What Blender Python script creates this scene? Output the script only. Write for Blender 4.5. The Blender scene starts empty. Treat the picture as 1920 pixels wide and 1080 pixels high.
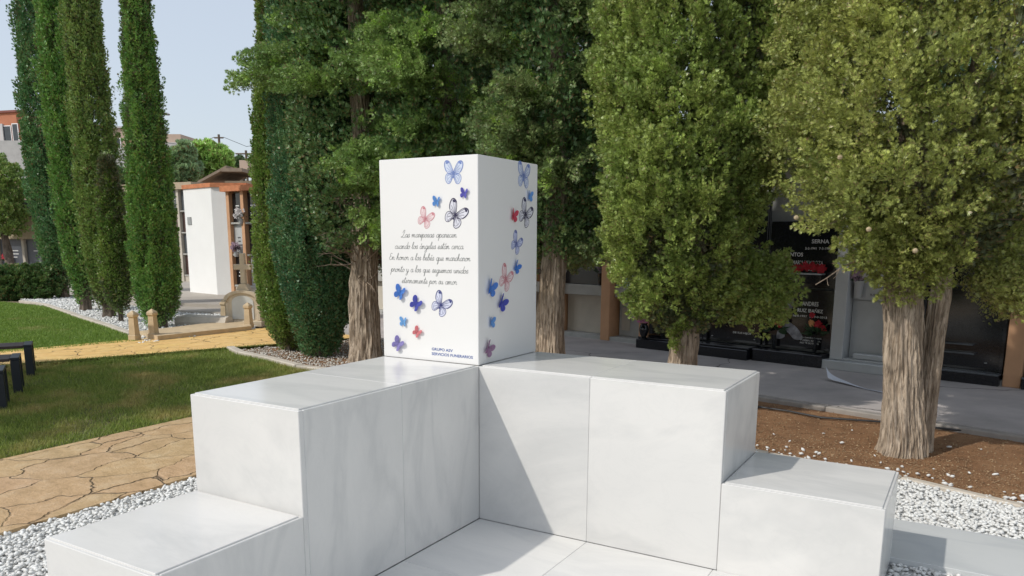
import bpy, math, random
import numpy as np
from mathutils import Vector, Matrix, noise
random.seed(7); RNG = np.random.default_rng(11)
SC = bpy.context.scene; COL = SC.collection
PI = math.pi

# ------------------------------------------------------------------ camera
F, PY = 1452.505, 722.12            # focal length and principal row in pixels of the 1920 px wide photo
PITCH, ROLL, YAW = .18545, .004448, -.53364
CC = np.array([2.0499, -3.1478, 1.3952])
FW = np.array([math.sin(YAW)*math.cos(PITCH), math.cos(YAW)*math.cos(PITCH), -math.sin(PITCH)])
_r = np.array([math.cos(YAW), -math.sin(YAW), 0.]); _u = np.cross(_r, FW)
RR = _r*math.cos(ROLL)+_u*math.sin(ROLL); UU = -_r*math.sin(ROLL)+_u*math.cos(ROLL)
cam = bpy.data.cameras.new('camera'); camo = bpy.data.objects.new('camera', cam); COL.objects.link(camo)
cam.sensor_width = 36; cam.lens = F/1920*36; cam.shift_y = (PY-540)/1920
cam.clip_start = .05; cam.clip_end = 2000
camo.matrix_world = Matrix([(RR[i], UU[i], -FW[i], CC[i]) for i in range(3)]+[(0, 0, 0, 1)])
SC.camera = camo

# ------------------------------------------------------------------ light
SUN = Vector((-.55, -.90, 1.0)).normalized()      # towards the sun
w = bpy.data.worlds.new('World'); SC.world = w; w.use_nodes = True
nt = w.node_tree; bg = nt.nodes['Background']
sky = nt.nodes.new('ShaderNodeTexSky'); sky.sky_type = 'NISHITA'; sky.sun_disc = False
sky.sun_elevation = math.asin(SUN.z); sky.sun_rotation = math.atan2(SUN.x, SUN.y)
sky.air_density = 1.1; sky.dust_density = 1.5; sky.ozone_density = 1.2; sky.altitude = 0
hz = nt.nodes.new('ShaderNodeMix'); hz.data_type = 'RGBA'; hz.inputs[0].default_value = .62      # thin high haze over the whole sky
nt.links.new(sky.outputs[0], hz.inputs[6]); hz.inputs[7].default_value = (5.3, 5.7, 6.3, 1)
nt.links.new(hz.outputs[2], bg.inputs[0]); bg.inputs[1].default_value = .12
sl = bpy.data.lights.new('sun', 'SUN'); sl.energy = 2.1; sl.angle = math.radians(.9); sl.color = (1, .955, .88)
so = bpy.data.objects.new('sun', sl); COL.objects.link(so)
so.rotation_euler = SUN.to_track_quat('Z', 'Y').to_euler()
SC.view_settings.view_transform = 'Standard'; SC.view_settings.look = 'None'
SC.view_settings.exposure = 0.25; SC.view_settings.gamma = 1
SC.cycles.max_bounces = 6; SC.cycles.diffuse_bounces = 3; SC.cycles.transmission_bounces = 3

# ------------------------------------------------------------------ helpers
def ray(px, py): return FW*F + RR*(px-960) - UU*(py-PY)
def G(px, py, z=-.03):
    """the point of the level z seen at a place of the photo"""
    d = ray(px, py); return CC + d*(z-CC[2])/d[2]
def D(px, py, depth):
    d = ray(px, py); return CC + d*depth/F
def tag(o, label=None, cat=None, group=None, kind=None):
    if label: o['label'] = label
    if cat: o['category'] = cat
    if group: o['group'] = group
    if kind: o['kind'] = kind
    return o
def thing(name, label, cat, loc=(0, 0, 0), group=None, rz=0):
    o = bpy.data.objects.new(name, None); COL.objects.link(o); o.empty_display_size = .1
    o.location = loc; o.rotation_euler = (0, 0, rz)
    return tag(o, label, cat, group)
def mesh_np(name, V, Q, mat, parent=None, smooth=False, world=False):
    """V (n,3), Q (m,k) faces of one size, fast"""
    V = np.asarray(V, np.float32); Q = np.asarray(Q, np.int32)
    me = bpy.data.meshes.new(name); k = Q.shape[1]
    me.vertices.add(len(V)); me.vertices.foreach_set('co', V.ravel())
    me.loops.add(Q.size); me.loops.foreach_set('vertex_index', Q.ravel())
    me.polygons.add(len(Q)); me.polygons.foreach_set('loop_start', np.arange(0, Q.size, k, dtype=np.int32))
    me.polygons.foreach_set('loop_total', np.full(len(Q), k, np.int32))
    if smooth: me.polygons.foreach_set('use_smooth', np.ones(len(Q), bool))
    me.update(); me.materials.append(mat)
    return link(name, me, parent, world)
def link(name, me, parent=None, world=False):
    o = bpy.data.objects.new(name, me); COL.objects.link(o)
    if parent is not None:
        o.parent = parent
        if world: o.matrix_parent_inverse = pmat(parent).inverted()
    return o
def pmat(p):
    m = p.matrix_basis.copy(); q = p.parent
    if q is not None: m = pmat(q) @ p.matrix_parent_inverse @ m
    return m
class MB:
    """collects boxes, tubes, lathes ... and links them as one mesh"""
    def __init__(s): s.v = []; s.f = []
    def add(s, vs, fs):
        b = len(s.v); s.v += [tuple(float(c) for c in v) for v in vs]; s.f += [tuple(b+i for i in f) for f in fs]; return s
    def box(s, x0, x1, y0, y1, z0, z1, b=0, M=None):
        if b <= 0:
            vs = [(x, y, z) for z in (z0, z1) for y in (y0, y1) for x in (x0, x1)]
            fs = [(0, 2, 3, 1), (4, 5, 7, 6), (0, 1, 5, 4), (2, 6, 7, 3), (0, 4, 6, 2), (1, 3, 7, 5)]
        else:
            vs = []; idx = {}
            X = (x0, x1); Y = (y0, y1); Z = (z0, z1)
            for i in (0, 1):
                for j in (0, 1):
                    for k in (0, 1):
                        sx, sy, sz = (1-2*i)*b, (1-2*j)*b, (1-2*k)*b
                        idx[i, j, k, 0] = len(vs); vs.append((X[i], Y[j]+sy, Z[k]+sz))
                        idx[i, j, k, 1] = len(vs); vs.append((X[i]+sx, Y[j], Z[k]+sz))
                        idx[i, j, k, 2] = len(vs); vs.append((X[i]+sx, Y[j]+sy, Z[k]))
            fs = []
            for i in (0, 1): fs.append([idx[i, 0, 0, 0], idx[i, 1, 0, 0], idx[i, 1, 1, 0], idx[i, 0, 1, 0]])
            for j in (0, 1): fs.append([idx[0, j, 0, 1], idx[1, j, 0, 1], idx[1, j, 1, 1], idx[0, j, 1, 1]])
            for k in (0, 1): fs.append([idx[0, 0, k, 2], idx[1, 0, k, 2], idx[1, 1, k, 2], idx[0, 1, k, 2]])
            for i in (0, 1):
                for j in (0, 1): fs.append([idx[i, j, 0, 0], idx[i, j, 1, 0], idx[i, j, 1, 1], idx[i, j, 0, 1]])
            for i in (0, 1):
                for k in (0, 1): fs.append([idx[i, 0, k, 0], idx[i, 1, k, 0], idx[i, 1, k, 2], idx[i, 0, k, 2]])
            for j in (0, 1):
                for k in (0, 1): fs.append([idx[0, j, k, 1], idx[1, j, k, 1], idx[1, j, k, 2], idx[0, j, k, 2]])
            for i in (0, 1):
                for j in (0, 1):
                    for k in (0, 1): fs.append([idx[i, j, k, 0], idx[i, j, k, 1], idx[i, j, k, 2]])
            c = Vector(((x0+x1)/2, (y0+y1)/2, (z0+z1)/2)); out = []
            for f in fs:
                p = [Vector(vs[a]) for a in f]; n = (p[1]-p[0]).cross(p[2]-p[0])
                out.append(f if n.dot(sum(p, Vector())/len(p)-c) > 0 else f[::-1])
            fs = out
        if M is not None: vs = [M @ Vector(v) for v in vs]
        return s.add(vs, fs)
    def tube(s, pts, rad, n=8, cap=True):
        pts = [Vector(p) for p in pts]
        if not hasattr(rad, '__len__'): rad = [rad]*len(pts)
        vs = []; fs = []; up = None
        for i, p in enumerate(pts):
            d = (pts[min(i+1, len(pts)-1)]-pts[max(i-1, 0)]).normalized()
            if up is None: up = d.orthogonal().normalized()
            up = (up - d*up.dot(d)).normalized(); sd = d.cross(up)
            for k in range(n):
                a = 2*PI*k/n; vs.append(p+(up*math.cos(a)+sd*math.sin(a))*rad[i])
        for i in range(len(pts)-1):
            for k in range(n):
                a, b = i*n+k, i*n+(k+1) % n; fs.append((a, b, b+n, a+n))
        if cap: fs += [tuple(range(n))[::-1], tuple(range(len(vs)-n, len(vs)))]
        return s.add(vs, fs)
    def lathe(s, prof, c=(0, 0, 0), n=16):
        vs = [(c[0]+r*math.cos(2*PI*k/n), c[1]+r*math.sin(2*PI*k/n), c[2]+z) for r, z in prof for k in range(n)]
        fs = [(i*n+k, i*n+(k+1) % n, (i+1)*n+(k+1) % n, (i+1)*n+k) for i in range(len(prof)-1) for k in range(n)]
        fs += [tuple(range(n))[::-1], tuple(range(len(vs)-n, len(vs)))]
        return s.add(vs, fs)
    def prism(s, poly, z0, z1, M=None):
        n = len(poly); vs = [(x, y, z0) for x, y in poly]+[(x, y, z1) for x, y in poly]
        fs = [tuple(range(n))[::-1], tuple(range(n, 2*n))]+[(i, (i+1) % n, n+(i+1) % n, n+i) for i in range(n)]
        if M is not None: vs = [M @ Vector(v) for v in vs]
        return s.add(vs, fs)
    def build(s, name, mat, parent=None, smooth=False, world=False, M=None):
        me = bpy.data.meshes.new(name)
        vs = s.v if M is None else [tuple(M @ Vector(v)) for v in s.v]
        me.from_pydata(vs, [], s.f); me.materials.append(mat)
        if smooth: me.polygons.foreach_set('use_smooth', np.ones(len(me.polygons), bool))
        me.update()
        if smooth:
            try: me.set_sharp_from_angle(angle=math.radians(40))
            except Exception: pass
        return link(name, me, parent, world)

# ------------------------------------------------------------------ materials
def newmat(name):
    m = bpy.data.materials.new(name); m.use_nodes = True
    t = m.node_tree; return m, t, t.nodes['Principled BSDF'], t.nodes, t.links
def ramp(N, L, src, stops, interp='LINEAR'):
    r = N.new('ShaderNodeValToRGB'); r.color_ramp.interpolation = interp
    e = r.color_ramp.elements
    while len(e) < len(stops): e.new(.5)
    for el, (p, c) in zip(e, stops): el.position = p; el.color = (*c, 1) if len(c) == 3 else c
    L.new(src, r.inputs[0]); return r.outputs[0]
def tex(N, L, kind, scale, coord='Object', stretch=None, **kw):
    tc = N.new('ShaderNodeTexCoord'); v = tc.outputs[coord]
    if stretch:
        mp = N.new('ShaderNodeMapping'); mp.inputs['Scale'].default_value = stretch; L.new(v, mp.inputs[0]); v = mp.outputs[0]
    n = N.new('ShaderNodeTex'+kind); n.inputs['Scale'].default_value = scale; L.new(v, n.inputs['Vector'])
    for k, x in kw.items():
        if k in n.inputs: n.inputs[k].default_value = x
        else: setattr(n, k, x)
    return n
def mix(N, L, a, b, fac, mode='MIX'):
    m = N.new('ShaderNodeMix'); m.data_type = 'RGBA'; m.blend_type = mode
    for i, x in ((0, fac), (6, a), (7, b)):
        if hasattr(x, 'is_linked'): L.new(x, m.inputs[i])
        else: m.inputs[i].default_value = x if i == 0 else (*x, 1)
    return m.outputs[2]
def bump(N, L, P, h, strength, dist=.01):
    b = N.new('ShaderNodeBump'); b.inputs['Strength'].default_value = strength; b.inputs['Distance'].default_value = dist
    L.new(h, b.inputs['Height']); L.new(b.outputs[0], P.inputs['Normal'])
def plain(name, c, rough=.6, var=.12, scale=6, metal=0, bmp=.15, spec=.5, detail=5):
    m, t, P, N, L = newmat(name)
    n = tex(N, L, 'Noise', scale, Detail=detail, Roughness=.6)
    lo = tuple(x*(1-var) for x in c); hi = tuple(min(1, x*(1+var)) for x in c)
    L.new(ramp(N, L, n.outputs[0], [(.3, lo), (.7, hi)]), P.inputs['Base Color'])
    P.inputs['Roughness'].default_value = rough; P.inputs['Metallic'].default_value = metal
    P.inputs['Specular IOR Level'].default_value = spec
    if bmp:
        n2 = tex(N, L, 'Noise', scale*9, Detail=4); bump(N, L, P, n2.outputs[0], bmp, .004)
    return m
def marble_mat(name, base=(.725, .71, .68), vein=(.50, .50, .49), rough=.17, amt=1.0):
    m, t, P, N, L = newmat(name)
    tc = N.new('ShaderNodeTexCoord'); gi = N.new('ShaderNodeNewGeometry')
    ofs = N.new('ShaderNodeVectorMath'); ofs.operation = 'MULTIPLY_ADD'
    cmb = N.new('ShaderNodeCombineXYZ')
    for i in range(3): L.new(gi.outputs['Random Per Island'], cmb.inputs[i])
    L.new(cmb.outputs[0], ofs.inputs[0]); ofs.inputs[1].default_value = (37, 53, 71); L.new(tc.outputs['Object'], ofs.inputs[2])
    rt = N.new('ShaderNodeMapping'); rt.inputs['Rotation'].default_value = (.6, .8, .5); rt.inputs['Scale'].default_value = (1, 3.2, 1.6)
    L.new(ofs.outputs[0], rt.inputs[0])
    def nz(sc, det, dist, rough_=.55):
        n = N.new('ShaderNodeTexNoise'); n.inputs['Scale'].default_value = sc; n.inputs['Detail'].default_value = det
        n.inputs['Distortion'].default_value = dist; n.inputs['Roughness'].default_value = rough_
        L.new(rt.outputs[0], n.inputs['Vector']); return n.outputs[0]
    a = ramp(N, L, nz(.75, 6, .5), [(.43, (0, 0, 0)), (.5, (1, 1, 1)), (.56, (0, 0, 0))])
    a2 = ramp(N, L, nz(.8, 4, .4), [(.40, (0, 0, 0)), (.72, (1, 1, 1))])
    b = ramp(N, L, nz(3.1, 8, 1.6, .65), [(.47, (0, 0, 0)), (.505, (.8, .8, .8)), (.54, (0, 0, 0))])
    c1 = mix(N, L, base, vein, 0.0)
    s = N.new('ShaderNodeMath'); s.operation = 'MULTIPLY'; L.new(a, s.inputs[0]); s.inputs[1].default_value = .30*amt
    s2 = N.new('ShaderNodeMath'); s2.operation = 'MULTIPLY_ADD'; L.new(a2, s2.inputs[0]); s2.inputs[1].default_value = .34*amt; L.new(s.outputs[0], s2.inputs[2])
    s3 = N.new('ShaderNodeMath'); s3.operation = 'MULTIPLY_ADD'; L.new(b, s3.inputs[0]); s3.inputs[1].default_value = .08*amt; L.new(s2.outputs[0], s3.inputs[2]); s3.use_clamp = True
    L.new(mix(N, L, base, vein, s3.outputs[0]), P.inputs['Base Color'])
    P.inputs['Roughness'].default_value = rough
    P.inputs['Specular IOR Level'].default_value = .12
    n2 = tex(N, L, 'Noise', 3.0, Detail=2); bump(N, L, P, n2.outputs[0], .03, .02)
    return m
MARBLE = marble_mat('polished_marble')
MARBLE_D = marble_mat('grey_marble', (.56, .57, .57), (.42, .44, .45), .3)
WHITE = plain('white_panel', (.80, .79, .77), .2, .012, 2, bmp=0)
GROUT = plain('grout', (.74, .74, .72), .8)
def leafmat(name, a, b, tip, dry=(.16, .11, .05), nscale=2.2, dryamt=.10, trans=.20):
    m, t, P, N, L = newmat(name)
    gi = N.new('ShaderNodeNewGeometry')
    n = tex(N, L, 'Noise', nscale, Detail=3)
    c = mix(N, L, a, b, ramp(N, L, n.outputs[0], [(.35, (0, 0, 0)), (.65, (1, 1, 1))]))
    n3 = tex(N, L, 'Noise', nscale*2.7, Detail=2, Distortion=.5)
    c = mix(N, L, c, tip, ramp(N, L, n3.outputs[0], [(.55, (0, 0, 0)), (.75, (.8, .8, .8))]))
    c = mix(N, L, c, dry, ramp(N, L, gi.outputs['Random Per Island'], [(.0, (1, 1, 1)), (dryamt, (.9, .9, .9)), (dryamt+.01, (0, 0, 0))], 'LINEAR'))
    hs = N.new('ShaderNodeHueSaturation'); L.new(c, hs.inputs['Color'])
    mr = N.new('ShaderNodeMapRange'); L.new(gi.outputs['Random Per Island'], mr.inputs[0]); mr.inputs[3].default_value = 1.8; mr.inputs[4].default_value = 4.3
    L.new(mr.outputs[0], hs.inputs['Value'])
    L.new(hs.outputs[0], P.inputs['Base Color']); P.inputs['Roughness'].default_value = .42
    P.inputs['Specular IOR Level'].default_value = .6
    tr = N.new('ShaderNodeBsdfTranslucent'); L.new(hs.outputs[0], tr.inputs[0])
    mx = N.new('ShaderNodeMixShader'); mx.inputs[0].default_value = trans
    L.new(P.outputs[0], mx.inputs[1]); L.new(tr.outputs[0], mx.inputs[2])
    L.new(mx.outputs[0], t.nodes['Material Output'].inputs[0])
    return m
def barkmat(name, a, b, sc=1.0):
    m, t, P, N, L = newmat(name)
    n = tex(N, L, 'Noise', 26*sc, stretch=(1, 1, .10), Detail=8, Roughness=.7)
    n2 = tex(N, L, 'Noise', 3*sc, Detail=4)
    c = ramp(N, L, n.outputs[0], [(.34, tuple(x*.35 for x in a)), (.47, a), (.68, b)])
    c = mix(N, L, c, tuple(x*.8 for x in b), ramp(N, L, n2.outputs[0], [(.4, (0, 0, 0)), (.7, (.6, .6, .6))]))
    n5 = tex(N, L, 'Noise', 75*sc, stretch=(1, 1, .16), Detail=5, Roughness=.7)
    c = mix(N, L, c, tuple(x*.3 for x in a), ramp(N, L, n5.outputs[0], [(.50, (0, 0, 0)), (.62, (.7, .7, .7))]))
    L.new(c, P.inputs['Base Color']); P.inputs['Roughness'].default_value = .9
    bump(N, L, P, n.outputs[0], .9, .02); return m
BARK = barkmat('cypress_bark', (.33, .25, .175), (.72, .60, .465))
BARK_D = barkmat('dark_bark', (.13, .10, .075), (.27, .21, .16))

# ------------------------------------------------------------------ setting: ground sheets
def sheet(name, poly, z, mat, kind='structure', thick=0):
    if thick: return tag(MB().prism(poly, z-thick, z).build(name, mat), kind=kind)
    return tag(MB().add([(x, y, z) for x, y in poly], [tuple(range(len(poly)))]).build(name, mat), kind=kind)
def ccw(p):
    a = sum(p[i][0]*p[(i+1) % len(p)][1]-p[(i+1) % len(p)][0]*p[i][1] for i in range(len(p)))
    return p if a > 0 else p[::-1]
def g2(px, py, z=-.03): q = G(px, py, z); return (float(q[0]), float(q[1]))

def groundmat(name, cols, sc, bsc=60, bstr=.6, rough=.95, extra=None):
    m, t, P, N, L = newmat(name)
    n = tex(N, L, 'Noise', sc, Detail=8, Roughness=.68)
    c = ramp(N, L, n.outputs[0], [(.3+.4*i/(len(cols)-1), k) for i, k in enumerate(cols)])
    n2 = tex(N, L, 'Noise', bsc, Detail=5, Roughness=.7)
    c = mix(N, L, c, tuple(x*.5 for x in cols[0]), ramp(N, L, n2.outputs[0], [(.45, (.0, .0, .0)), (.7, (.55, .55, .55))]))
    L.new(c, P.inputs['Base Color']); P.inputs['Roughness'].default_value = rough
    bump(N, L, P, n2.outputs[0], bstr, .02); return m
GRASS_B = groundmat('lawn_soil', [(.09, .10, .03), (.15, .15, .05), (.28, .21, .10)], 1.6)
SOIL = groundmat('soil', [(.20, .10, .045), (.32, .165, .075), (.42, .24, .12)], 5, 90, .8)
EARTH = groundmat('earth', [(.16, .125, .08), (.22, .17, .11), (.29, .23, .16)], .3, 3, .4)
GRAV_B = groundmat('gravel_base', [(.60, .60, .58), (.70, .70, .68), (.76, .76, .74)], 30, 45, 1.0)

tag(MB().box(-420, 420, -300, 700, -2.2, -.075).build('ground', EARTH), kind='structure')
# kerb line of the tree bed, from far left to the right
KB = [g2(330, 646), g2(430, 656), g2(500, 672), g2(560, 688), (-1.6, 2.6), g2(1440, 852), g2(1590, 878), g2(1690, 897), g2(1920, 951), (6, .9)]
WE = [g2(1428, 740, 0), g2(1918, 812, 0)]                    # front edge of the raised walk
wdir = np.array([.971, -.24]); wn = np.array([-.24, -.971])
wa = (WE[0][0]-9*.971, WE[0][1]+9*.24); wb = (WE[0][0]+11*.971, WE[0][1]-11*.24)
# path (sandy stamped concrete, beside the gravel) and far path
def stampmat(name, cols, joint, sc):
    m, t, P, N, L = newmat(name)
    tc = N.new('ShaderNodeTexCoord'); nz = N.new('ShaderNodeTexNoise'); nz.inputs['Scale'].default_value = 3.2; nz.inputs['Detail'].default_value = 4
    L.new(tc.outputs['Object'], nz.inputs['Vector'])
    ad = N.new('ShaderNodeVectorMath'); ad.operation = 'MULTIPLY_ADD'; L.new(nz.outputs['Color'], ad.inputs[0]); ad.inputs[1].default_value = (.30, .30, 0); L.new(tc.outputs['Object'], ad.inputs[2])
    mp = N.new('ShaderNodeMapping'); mp.inputs['Scale'].default_value = (1.25, .8, 1); L.new(ad.outputs[0], mp.inputs[0])
    vs = []
    for ft in ('F1', 'DISTANCE_TO_EDGE'):
        v = N.new('ShaderNodeTexVoronoi'); v.feature = ft; v.inputs['Scale'].default_value = sc; v.inputs['Randomness'].default_value = .9
        L.new(mp.outputs[0], v.inputs['Vector']); vs.append(v)
    n = tex(N, L, 'Noise', 7, Detail=9, Roughness=.7)
    c = ramp(N, L, n.outputs[0], [(.3, cols[0]), (.5, cols[1]), (.72, cols[2])])
    c = mix(N, L, c, vs[0].outputs['Color'], .025, 'OVERLAY')
    n4 = tex(N, L, 'Noise', 2.3, Detail=3)
    jw = ramp(N, L, vs[1].outputs[0], [(.0, (1, 1, 1)), (.007, (.75, .75, .75)), (.020, (0, 0, 0))])
    jm = N.new('ShaderNodeMath'); jm.operation = 'MULTIPLY'; L.new(jw, jm.inputs[0]); L.new(ramp(N, L, n4.outputs[0], [(.36, (.25, .25, .25)), (.56, (1, 1, 1))]), jm.inputs[1])
    c = mix(N, L, c, joint, jm.outputs[0])
    L.new(c, P.inputs['Base Color']); P.inputs['Roughness'].default_value = .62
    h = N.new('ShaderNodeMath'); h.operation = 'MULTIPLY_ADD'; L.new(jm.outputs[0], h.inputs[0]); h.inputs[1].default_value = -1.0; L.new(n.outputs[0], h.inputs[2])
    bump(N, L, P, h.outputs[0], .9, .025); return m
STAMP = stampmat('stamped_concrete', [(.42, .28, .135), (.56, .375, .195), (.64, .47, .28)], (.24, .155, .08), 2.6)
STAMP2 = stampmat('ochre_concrete', [(.72, .44, .14), (.82, .53, .19), (.86, .60, .25)], (.32, .19, .07), 2.4)
PX0, PX1 = -3.29, -1.92
sheet('path', [(PX0, -9), (PX1, -9), (PX1, 2.7), (PX0, 3.0)], -.022, STAMP, thick=.06)
fa, fb, fc, fd = G(0, 686), G(520, 646), G(0, 660), G(505, 615)
def ext2(a, b, k0, k1): d = (b-a); return (a-d*k0)[:2], (b+d*k1)[:2]
e1 = ext2(fa, fb, 3, .6); e2 = ext2(fc, fd, 3, .9)
sheet('path', ccw([tuple(map(float, e1[0])), tuple(map(float, e1[1])), tuple(map(float, e2[1])), tuple(map(float, e2[0]))]), -.018, STAMP2, thick=.06)
# lawns
NL = ccw([tuple(map(float, e1[0])), tuple(map(float, e1[1])), KB[1], KB[2], KB[3], (PX0, 3.0), (PX0, -9)])
sheet('lawn', NL, -.034, GRASS_B)
k1, k2 = g2(80, 574), g2(250, 627)
FL = ccw([tuple(map(float, e2[0])), g2(258, 641), k2, g2(160, 598), k1, g2(0, 566), g2(-300, 560)])
sheet('lawn', FL, -.034, GRASS_B)
# gravel beds
sheet('gravel_bed', ccw([(PX1, -9), (PX1, 2.8)]+KB[4:]+[(6, -9)]), -.040, GRAV_B)
SB = ccw(KB[1:]+[(6, 3.0), (wb[0], wb[1]), (wa[0], wa[1]), (-9.5, 6.4), tuple(map(float, e1[1]))])
sheet('soil_bed', SB, -.044, SOIL)
LB = ccw([g2(40, 563), k1, g2(160, 598), k2, g2(262, 645), g2(480, 618), g2(470, 585), g2(330, 580), g2(150, 545), g2(40, 540)])
sheet('cypress_bed', LB, -.038, GRAV_B)

def kerbline(pts, w_, h_, z0, mat, name='kerb'):
    m = MB()
    P = [Vector((p[0], p[1], 0)) for p in pts]
    for a, b in zip(P[:-1], P[1:]):
        d = b-a; n_ = max(1, round(d.length/.75))
        for i in range(n_):
            p, q = a+d*(i/n_), a+d*((i+1)/n_); e = (q-p).normalized(); ang = math.atan2(e.y, e.x)
            l = (q-p).length; dz = random.uniform(-.004, .004)
            m.box(.003, l-.003, -w_/2, w_/2, z0, z0+h_+dz, .008, Matrix.Translation((p.x, p.y, 0)) @ Matrix.Rotation(ang, 4, 'Z'))
    return tag(m.build(name, mat), kind='structure')
KERBM = plain('kerb_concrete', (.34, .31, .28), .9, .2, 5, bmp=.5)
PALEK = plain('pale_kerb', (.55, .49, .41), .9, .15, 5, bmp=.5)
kerbline(KB[4:], .06, .075, -.09, PALEK)
kerbline([g2(432, 654), g2(452, 664), g2(500, 674), g2(560, 690), (-3.4, 3.0)], .10, .10, -.09, PALEK)
kerbline([g2(40, 566), g2(85, 573), g2(120, 585), g2(160, 599), g2(205, 613), g2(248, 628)], .11, .10, -.09, PALEK)

# raised walk in front of the niche wall
m, t, P, N, L = newmat('walk_concrete')
n = tex(N, L, 'Noise', 1.4, Detail=8, Roughness=.65)
c = ramp(N, L, n.outputs[0], [(.3, (.36, .33, .315)), (.5, (.46, .42, .40)), (.7, (.55, .50, .47))])
vz = tex(N, L, 'Noise', 2.0, Detail=5); tc = N.new('ShaderNodeTexCoord')
ad = N.new('ShaderNodeVectorMath'); ad.operation = 'MULTIPLY_ADD'; L.new(vz.outputs['Color'], ad.inputs[0]); ad.inputs[1].default_value = (.5, .5, 0); L.new(tc.outputs['Object'], ad.inputs[2])
vo = N.new('ShaderNodeTexVoronoi'); vo.feature = 'DISTANCE_TO_EDGE'; vo.inputs['Scale'].default_value = .42; L.new(ad.outputs[0], vo.inputs['Vector'])
ck = ramp(N, L, vo.outputs[0], [(0, (1, 1, 1)), (.0016, (.6, .6, .6)), (.0045, (0, 0, 0))])
c = mix(N, L, c, (.07, .06, .055), ck); L.new(c, P.inputs['Base Color']); P.inputs['Roughness'].default_value = .85
n2 = tex(N, L, 'Noise', 120, Detail=4); bump(N, L, P, n2.outputs[0], .4, .004)
WALKM = m
sheet('pavement', ccw([wa, wb, (wb[0]-wn[0]*4, wb[1]-wn[1]*4), (wa[0]-wn[0]*4, wa[1]-wn[1]*4)]), 0.0, WALKM, thick=.12)
kerbline([(wa[0]+wn[0]*.05, wa[1]+wn[1]*.05), (wb[0]+wn[0]*.05, wb[1]+wn[1]*.05)], .09, .088, -.09, KERBM)
# irrigation hose on the soil
hp = [G(x, y, -.025) for x, y in ((1330, 756), (1428, 763), (1480, 771), (1540, 782), (1650, 791), (1760, 803), (1850, 812), (1925, 826), (1990, 840))]
hp = [Vector(p)+Vector((0, random.uniform(-.02, .02), 0)) for p in hp]
tag(MB().tube(hp, .009, 8).build('irrigation_hose', plain('black_rubber', (.02, .02, .022), .5), smooth=True), 'thin black irrigation hose lying across the brown soil behind the double trunk', 'hose')

# ------------------------------------------------------------------ scattered stuff
def inside(poly, X, Y):
    poly = np.array(poly); c = np.zeros(len(X), bool); j = len(poly)-1
    for i in range(len(poly)):
        xi, yi = poly[i]; xj, yj = poly[j]
        c ^= ((yi > Y) != (yj > Y)) & (X < (xj-xi)*(Y-yi)/(yj-yi+1e-12)+xi); j = i
    return c
def pick(poly, n, box=None, seen=True):
    p = np.array(poly); x0, y0 = p.min(0); x1, y1 = p.max(0)
    if box: x0, x1, y0, y1 = max(x0, box[0]), min(x1, box[1]), max(y0, box[2]), min(y1, box[3])
    X = RNG.uniform(x0, x1, n); Y = RNG.uniform(y0, y1, n); k = inside(poly, X, Y)
    if seen:
        d = np.stack([X, Y, np.zeros(n)], 1)-CC; z = d@FW; px = 960+F*(d@RR)/z; py = PY-F*(d@UU)/z
        k &= (z > .3) & (px > -250) & (px < 2170) & (py < 1330)
    return X[k], Y[k]
ICO = None
def pebbles(name, X, Y, z, smin, smax, mat, label, cat, flat=.6, layers=None):
    import bmesh
    bm = bmesh.new(); bmesh.ops.create_icosphere(bm, subdivisions=1, radius=1)
    V0 = np.array([v.co for v in bm.verts]); F0 = np.array([[v.index for v in f.verts] for f in bm.faces]); bm.free()
    # lumpy variants
    n = len(X); s = RNG.uniform(smin, smax, n)[:, None]
    var = [V0*(1+RNG.normal(0, .16, (len(V0), 1))) for _ in range(12)]
    vid = RNG.integers(0, 12, n); V = np.stack(var)[vid]
    sc = np.stack([RNG.uniform(.8, 1.3, n), RNG.uniform(.6, 1.0, n), RNG.uniform(flat*.7, flat*1.2, n)], 1)
    V = V*sc[:, None, :]*s[:, None, :]
    a = RNG.uniform(0, 2*PI, n); tl = RNG.normal(0, .35, n)
    ct, st = np.cos(tl)[:, None], np.sin(tl)[:, None]
    V = np.stack([V[..., 0]*ct-V[..., 2]*st, V[..., 1], V[..., 0]*st+V[..., 2]*ct], -1)
    ca, sa = np.cos(a)[:, None], np.sin(a)[:, None]
    V = np.stack([V[..., 0]*ca-V[..., 1]*sa, V[..., 0]*sa+V[..., 1]*ca, V[..., 2]], -1)
    zz = z+RNG.uniform(-.3, .9, n)*s[:, 0]*.7
    V += np.stack([X, Y, zz], 1)[:, None, :]
    Q = (F0[None]+(np.arange(n)*len(V0))[:, None, None]).reshape(-1, 3)
    return tag(mesh_np(name, V.reshape(-1, 3), Q, mat), label, cat, kind='stuff')
def stonemat(name, a, b, rough=.75, mid=.5):
    m, t, P, N, L = newmat(name); gi = N.new('ShaderNodeNewGeometry')
    c = ramp(N, L, gi.outputs['Random Per Island'], [(0, a), (mid, tuple((x+y)/2 for x, y in zip(a, b))), (1, b)])
    n = tex(N, L, 'Noise', 60, Detail=4); c = mix(N, L, c, tuple(x*.8 for x in a), ramp(N, L, n.outputs[0], [(.5, (0, 0, 0)), (.75, (.5, .5, .5))]))
    L.new(c, P.inputs['Base Color']); P.inputs['Roughness'].default_value = rough
    return m
PEB = stonemat('white_pebble', (.66, .65, .62), (.84, .84, .81))
GP = ccw([(PX1+.02, -9), (PX1+.02, 2.6)]+KB[4:]+[(6, -9)])
X, Y = pick(GP, 105000, (-1.9, 4.2, -3.2, 2.7))
k = ~((X > -.60) & (X < 0.0) & (Y > -1.82) & (Y < .6)) & ~((X > -.62) & (X < 1.86) & (Y > -2.6) & (Y < .58)) & ~((X > 1.8) & (Y > .57) & (Y < 1.09))
pebbles('gravel', X[k], Y[k], -.030, .008, .0155, PEB, 'crushed white marble gravel around the marble monument', 'gravel')
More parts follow.
